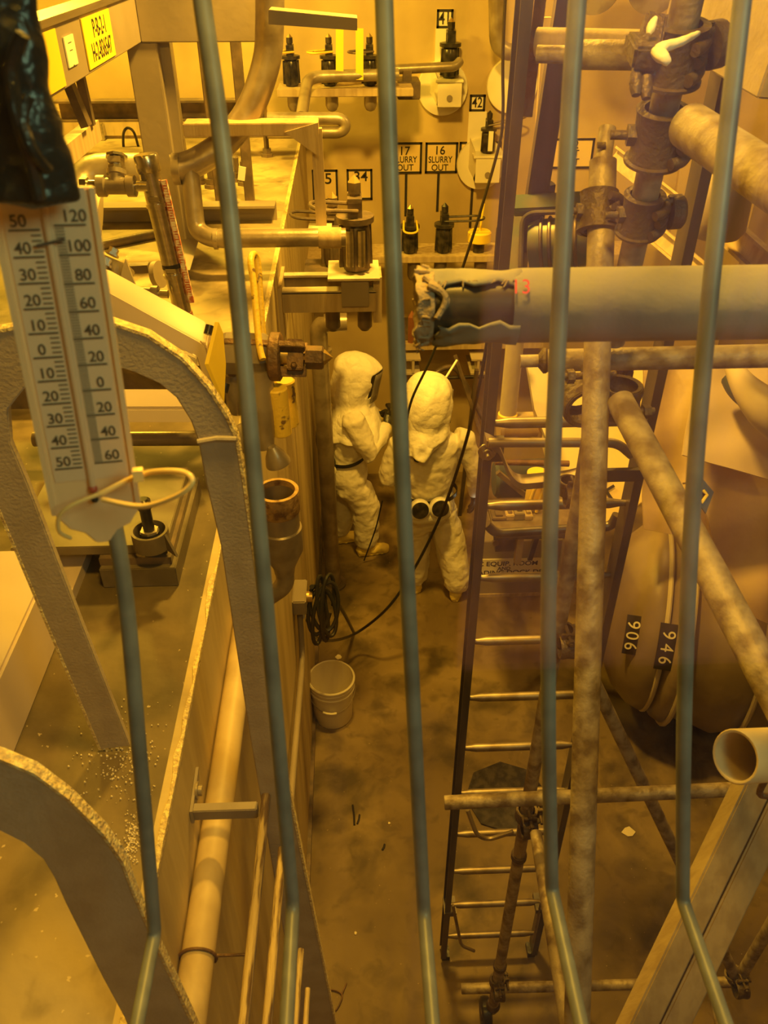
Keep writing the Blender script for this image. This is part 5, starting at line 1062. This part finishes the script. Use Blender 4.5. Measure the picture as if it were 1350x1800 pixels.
# wrapped drum with 946 tags
dc = P(1272, 1068, D=5.25); dax = V((.94, -.25, .0)).normalized(); xs = -.72
dc.z = .75
t = thing('wrapped_drum', 'huge brown plastic wrapped drum lying on the floor with black tags', 'drum', (dc.x, dc.y, .0))
prof = [(.02, -.75), (.30, -.72), (.50, -.62), (.60, -.52), (.63, -.44), (.60, -.40), (.66, -.36), (.69, -.30), (.64, -.26), (.67, -.10), (.70, 0), (.67, .1), (.70, .2), (.70, .5), (.6, .7), (.3, .8), (.02, .82)]
MB().lathe(prof, dc, dax, 56).build('wrapped_shell', 'bag', t, ang=80)
for h_, r_ in ((-.42, .625), (-.29, .695), (.12, .70)):
    a, b = perp(dax); MB().tube([dc+dax*h_+a*r_*math.cos(q/40*2*math.pi)+b*r_*math.sin(q/40*2*math.pi) for q in range(40)], .016, 8, closed=True).build('strap_band', 'tarp', t)
def drumtag(h_, r_, q0, s, w_):
    # a curved strip following the drum surface
    a = V((0, 0, 1)); b = dax.cross(a).normalized(); b = b if b.y < 0 else -b
    f = MB(); Q = []
    for i in range(9):
        q = q0-.22+.44*i/8; d = a*math.cos(q)+b*math.sin(q); o = dc+d*(r_+.012); Q.append([f.b.verts.new(o-dax*w_/2+d*.004), f.b.verts.new(o+dax*w_/2+d*.004), f.b.verts.new(o+dax*w_/2-d*.008), f.b.verts.new(o-dax*w_/2-d*.008)])
        for vtx in Q[-1]: vtx.co += dax*h_
    f.skin(Q); nt_ = f.build('number_tag', 'ink', t)
    for i, ch in enumerate(s):
        q = q0-.12+.12*i; d = a*math.cos(q)+b*math.sin(q); tn = (-a*math.sin(q)+b*math.cos(q))
        text(ch, .105, dc+dax*h_+d*(r_+.018), tn, dax*1, 'signw', nt_, name='tag_number')
drumtag(-.41, .64, 1.14, '946', .10); drumtag(-.60, .545, 1.12, '906', .08)
for px, py in ((1078, 1158), (1092, 1178)):
    tag(MB().cyl(P(px, py, Z=.03), P(px+85, py+4, Z=.03), .02, n=14).build('floor_bar', 'drk'), 'dark bar lying on the floor, '+('farther' if py < 1170 else 'nearer')+' of the pair left of the wrapped drum', 'bar')
# ================================================================= BUCKET AND DEBRIS
bc = P(586, 1256, Z=0); bc = V((bc.x-.0, bc.y+.0, 0)); t = thing('bucket', 'white plastic bucket standing empty on the floor by the aisle wall', 'bucket', bc)
MB().lathe([(.02, 0), (.125, 0), (.13, .01), (.144, .28), (.152, .28), (.154, .30), (.148, .305), (.153, .315), (.155, .34), (.148, .345), (.157, .352), (.158, .372), (.152, .38), (.145, .375), (.125, .02), (.02, .015)], bc, Z3, 48, cap=False).build('bucket_body', 'bucket', t)
an = [bc+V((.157*math.cos(q), -.157*math.sin(q)*1.0-.0, .29-.10*math.sin(q))) for q in [math.pi*i/16 for i in range(17)]]
MB().tube(an, .003, 8).build('bail', 'ssd', t)
MB().tube(an[7:11], .009, 10).build('grip', 'bucket', t)
q = P(884, 1395, Z=.012); t = thing('octagonal_plate', 'dark octagonal plate lying on the floor behind the ladder rungs', 'plate', (q.x, q.y, 0))
MB().lathe([(.26, 0), (.26, .012)], (q.x+.02, q.y-.02, .001), Z3, 8).build('plate_body', 'black', t, smooth=False)
def scrap(px, py, s, label, m='debris'):
    q = P(px, py, Z=.004); pl = []
    for i in range(6):
        an_ = i/6*6.28; pl.append(q+V((math.cos(an_)*s*random.uniform(.5, 1), math.sin(an_)*s*random.uniform(.5, 1), 0)))
    tag(MB().prism(pl, V((0, 0, .006))).build('paper_scrap', m), label, 'debris')
scrap(596, 1155, .035, 'pale paper scrap on the floor just above the bucket')
scrap(1105, 1463, .045, 'curled pale scrap on the floor right of the tall worn tube')
scrap(625, 1640, .012, 'tiny white scrap in the lower middle of the floor')
scrap(684, 1447, .010, 'tiny pale fleck near the black pieces on the floor')
for px, py, ex, ey, lb in ((620, 1415, 623, 1450, 'long thin'), (632, 1432, 628, 1448, 'short thin'), (676, 1484, 672, 1494, 'curled')):
    tag(MB().tube([P(px, py, Z=.006), P((px+ex)/2+1, (py+ey)/2, Z=.008), P(ex, ey, Z=.006)], .006, 8).build('black_scrap', 'blackrub'), lb+' black scrap lying in the middle of the floor', 'debris')
tag(MB().tube(bez([P(565, 1741, Z=.01), P(585, 1740, Z=.01), P(601, 1748, Z=.01), P(597, 1765, Z=.01), P(590, 1776, Z=.01)], 6), .004, 6).build('wire_offcut', 'rust'), 'bent wire offcut on the floor near the bottom edge', 'wire')
tag(MB().tube([P(601, 1748, Z=.01), P(609, 1728, Z=.01)], .004, 6).build('wire_offcut', 'rust'), 'short straight wire offcut touching the bent one', 'wire')
# white granules on the deck: nobody could count them
f = MB()
for i in range(420):
    if i < 260: px, py = random.gauss(215, 38), random.gauss(1330, 45)
    else: px, py = random.gauss(232, 8), random.gauss(1480, 20)
    q = P(px, py, Z=DZ+.001)
    if q.x > WX-.03: continue
    s = random.uniform(.0006, .0022); f.lathe([(s, 0), (s*.6, s*1.2)], q, Z3, 5)
tag(f.build('white_granules', 'debris'), 'white crumbs scattered on the deck round the arch foot', 'debris', kind='stuff')
# ================================================================= NEAR THE GLASS
# big wrapped pipe
pA = P(742, 540, D=.80); pB = P(1450, 530, D=.80); dP = (pB-pA).normalized()
t = thing('lagged_pipe', 'big blurred horizontal pipe with a frayed wrapped end, close to the window', 'pipe', pA)
f = MB(); a_, b_ = upv.copy(), dP.cross(upv).normalized()
f.skin([f.ring(pA+dP*h, a_*r, b_*r, 40) for r, h in ((.029, .12), (.030, .088), (.0345, .085), (.0355, .095), (.0355, .2))]+[f.ring(pB, a_*.0355, b_*.0355, 40)], cap=True)
f.build('pipe_jacket', 'lag', t)
f = MB(); f.lathe([(.020, .03), (.0235, .004), (.030, .003), (.030, .13)], pA, dP, 36, cap=True); f.build('pipe_core', 'black', t)
def shell(q0, q1, h0, h1, jag, name, m, n=26, k=8, r0=.0345):
    f = MB(); rows = []
    for i in range(n+1):
        q = math.radians(q0+(q1-q0)*i/n); row = []
        for jj in range(k+1):
            u = jj/k; e0 = h0+jag*(math.sin(i*1.7)+math.sin(i*.61+1))*.5; e1 = h1; edge = min(i, n-i)/2.0
            r = r0+.0016*math.sin(i*.9+jj*.8)+(.0015 if jj == 0 else 0); qq = q+(.10*math.sin(jj*1.9+q0) if edge < 1 else 0)
            row.append(f.b.verts.new(pA+dP*(e0+(e1-e0)*u)+a_*r*math.cos(qq)+b_*r*math.sin(qq)))
        rows.append(row)
    for A_, B_ in zip(rows, rows[1:]):
        for jj in range(k): f.b.faces.new((A_[jj], A_[jj+1], B_[jj+1], B_[jj]))
    o = f.build(name, m, t, ang=60); so = o.modifiers.new('th', 'SOLIDIFY'); so.thickness = .003
shell(-170, 66, .002, .094, .005, 'torn_jacket_flap', 'lag')
shell(132, 178, .012, .092, .004, 'torn_jacket_flap', 'lag', n=8)
shell(-180, 178, -.006, .010, .003, 'frayed_rim', 'fabric', n=40, k=4, r0=.0365)
f = MB()
for k in range(34):
    q = random.uniform(0, 6.28); p = pA+a_*.037*math.cos(q)+b_*.037*math.sin(q)
    f.tube([p+dP*.006, p-dP*random.uniform(.001, .006)+V((random.uniform(-.003, .003), 0, random.uniform(-.005, .003))), p-dP*random.uniform(-.004, .008)-Z3*random.uniform(.001, .010)], [.0016, .0012, .0005], 6)
for k in range(14):
    p = pA+dP*random.uniform(.01, .09); q = math.radians(62); p = p+a_*.035*math.cos(q)+b_*.035*math.sin(q); f.tube([p, p-a_*random.uniform(.002, .007)+dP*random.uniform(-.006, .006)], [.0013, .0005], 6)
f.tube(bez([pA+dP*.004+b_*.037+a_*.012, pA+dP*.018+b_*.036+a_*.004, pA+dP*.022+b_*.034-a_*.006, pA+dP*.010+b_*.034-a_*.02], 6), [.0035, .004, .004, .004, .0035, .003, .003, .003, .0028, .0026, .0024, .002, .002, .002, .0018, .0016, .0014, .001, .0008], 8)
f.build('loose_threads', 'fabric', t)
MB().tube(bez([pA+dP*.0-fw*.034+upv*.02, pA+dP*.02-fw*.037-upv*.0, pA+dP*.012-fw*.036-upv*.02], 6), .003, 8).build('torn_strip', 'fabric', t)
text('13', .019, P(916, 505, D=.760), rt, upv, 'redglow', t, name='red_digits')
# cage bars in front of the window, bent back at the bottom
def cage(pts, label, r=.0063):
    y0, y1 = pts[0][1], pts[-1][1]; Q = [P(x, y, Y=.64-.24*max(0, y)/1590) for x, y in pts]
    top = Q[0]+(Q[0]-Q[1]).normalized()*.05; e = V((Q[-1].x*1.02, .21, Q[-1].z-.012)); body = bez([top]+Q, 8)
    tag(MB().tube(body[:-1]+rnd([body[-2], Q[-1], e], .012, 6)[1:], r, 16).build('guard_bar', 'cage'), label, 'bar', 'guard bars outside the window')
cage([(355, 0), (401, 350), (462, 1000), (515, 1592)], 'slim grey guard bar crossing left of the workers, second from the left')
cage([(675, 0), (685, 300), (710, 900), (745, 1602)], 'slim grey guard bar crossing between the two workers, the middle one')
cage([(1015, 0), (998, 260), (968, 900), (964, 1250), (970, 1562)], 'slim grey guard bar crossing just left of the tall worn scaffold tube')
cage([(1305, 0), (1250, 500), (1217, 900), (1203, 1250), (1200, 1582)], 'slim grey guard bar nearest the right edge, crossing the wrapped drum')
cage([(110, 560), (208, 960), (245, 1320), (272, 1640)], 'slim grey guard bar running down from the thermometer, leftmost one')
# thermometer
aT = .20; yT = .43; rT = V((math.cos(aT), math.sin(aT), 0)); cB = P(176, 925, Y=yT); cT = P(72, 330, Y=yT+.03)
uT = (cT-cB).normalized(); rT = (rT-uT*rT.dot(uT)).normalized(); nT = rT.cross(uT); LT = (cT-cB).length; WT = .0535
t = thing('thermometer', 'white wall thermometer with two printed scales hanging close to the window', 'thermometer', cB)
def tp(u, v, n_=0): return cB+rT*u+uT*v+nT*n_
pl = [(-WT/2, .012), (-WT/2+.008, .0), (-.010, -.004), (-.004, -.012), (.004, -.012), (.010, -.004), (WT/2-.008, .0), (WT/2, .012), (WT/2, LT), (-WT/2, LT)]
MB().prism([tp(u, v, -.003) for u, v in pl], nT*.007).build('casing', 'thermo', t, bevel=.001)
spl = MB().prism([tp(u, v, .0008) for u, v in ((-WT/2+.005, .034), (WT/2-.005, .034), (WT/2-.005, LT), (-WT/2+.005, LT))], nT*.0008).build('scale_plate', 'tface', t)
for s_ in (-1, 1): MB().bar(tp(s_*(WT/2-.001), .012, .0015), tp(s_*(WT/2-.001), LT, .0015), .003, .0025, rT).build('side_rim', 'thermo', t)
MB().cyl(tp(0, .030, .002), tp(0, LT, .002), .0021, n=12).build('glass_tube', 'tstem', t)
MB().cyl(tp(0, .028, .0026), tp(0, .15, .0026), .0010, n=8).build('liquid_column', 'red', t)
MB().ball(tp(0, .028, .002), .0028).build('bulb', 'red', t)
MB().bar(tp(-.007, LT-.029, .004), tp(.008, LT-.026, .004), .0016, .001, uT).build('red_marker', 'drk', t)
# left scale 50..0..50, right scale 120..-60
v0, v1 = .043, LT-.021
f = MB(); nL = 50
for k in range(nL+1):
    v = v0+(v1-v0)*k/nL; ln = .011 if k % 5 == 0 else .005; f.bar(tp(-.004, v, .0018), tp(-.004-ln*(1.45 if k % 5 == 0 else 1), v, .0018), .0006 if k % 5 else .0009, .0004, uT)
nR = 90
for k in range(nR+1):
    v = v0+.002+(v1-v0)*k/nR; mj = k % 10 == 0; f.bar(tp(.0035, v, .0018), tp(.0035+(.0165 if mj else .005), v, .0018), .0004 if not mj else .0009, .0004, uT)
f.build('graduations', 'tink', spl)
for k, s in enumerate(('50', '40', '30', '20', '10', '0', '10', '20', '30', '40', '50')):
    text(s, .0088, tp(-.0145, v0+(v1-v0)*k/10+.0045, .0018), rT, uT, 'tink', spl, bold=.01)
for k, s in enumerate(('60', '40', '20', '0', '20', '40', '60', '80', '100', '120')):
    text(s, .0088, tp(.0145, v0+.002+(v1-v0)*k/9+.0045, .0018), rT, uT, 'tink', spl, bold=.01)
# cable tie through the bottom hole
t = thing('cable_tie', 'pale nylon cable tie looped through the bottom of the thermometer', 'tie', tp(0, .02))
MB().tube(bez([P(176, 868, Y=.418), P(130, 886, Y=.412), P(105, 906, Y=.41), P(104, 934, Y=.412), P(124, 946, Y=.42)], 6), .0013, 8).build('strap', 'tie', t)
MB().tube(bez([P(176, 868, Y=.418), P(243, 836, Y=.425), P(290, 828, Y=.41), P(328, 832, Y=.40), P(337, 850, Y=.395), P(310, 872, Y=.395), P(250, 890, Y=.405), P(180, 878, Y=.415)], 6), .0017, 8).build('strap', 'tie', t)
MB().cbox(P(243, 834, Y=.42), .006, .006, .007, (rT, nT, uT)).build('lock_head', 'tie', t)
MB().ball(tp(0, .021, .0028), .0024).build('screw', 'blackrub', t)
# black taped lump over the thermometer top
t = thing('tape_wrap', 'dark wrinkled tape wrapped round the top of the thermometer, upper left corner', 'tape', P(60, 200, D=.42))
f = MB(); secs = []
for (px, py, hw) in ((62, 356, 76), (60, 340, 78), (52, 290, 74), (38, 220, 66), (22, 150, 62), (10, 70, 62), (0, 0, 66), (-8, -80, 70)):
    c = P(px, py, Y=.44+.02*(356-py)/400); D_ = (c-V((0, 0, CZ))).dot(fw); secs.append((c, hw*D_/F, .012))
f.loft(secs, rT, 26); o = f.build('tape_body', 'tape', t, ang=180)
sb = o.modifiers.new('sub', 'SUBSURF'); sb.levels = sb.render_levels = 3
tx = bpy.data.textures.new('wr', 'CLOUDS'); tx.noise_scale = .03; d = o.modifiers.new('wr', 'DISPLACE'); d.texture = tx; d.strength = .009; d.texture_coords = 'LOCAL'
f = MB(); f.tube(bez([P(70, 350, Y=.425), P(60, 300, Y=.425), P(30, 200, Y=.425), P(20, 120, Y=.43), P(40, 60, Y=.43)], 6), .0035, 8); f.tube(bez([P(85, 300, Y=.425), P(55, 260, Y=.42), P(40, 210, Y=.425), P(50, 170, Y=.43)], 6), .003, 8)
f.build('tape_fold', 'tape', t)
# gallery: added mauve boxes whose reflection hazes the right half of the glass
t = thing('haze_reflector', 'mauve reflector boxes added behind the viewer to tint the glass reflection', 'cabinet', (.8, -1.15, 2.85))
MB().box((.22, -1.38, 3.02), (.62, -1.0, 4.5)).build('reflector_box', 'galc', t, bevel=.005); MB().box((.64, -1.38, 3.02), (1.05, -1.0, 4.3)).build('reflector_box', 'galc', t, bevel=.005)
MB().box((.2, -1.38, 2.85), (1.07, -1.02, 3.0)).build('plinth', 'drk', t)
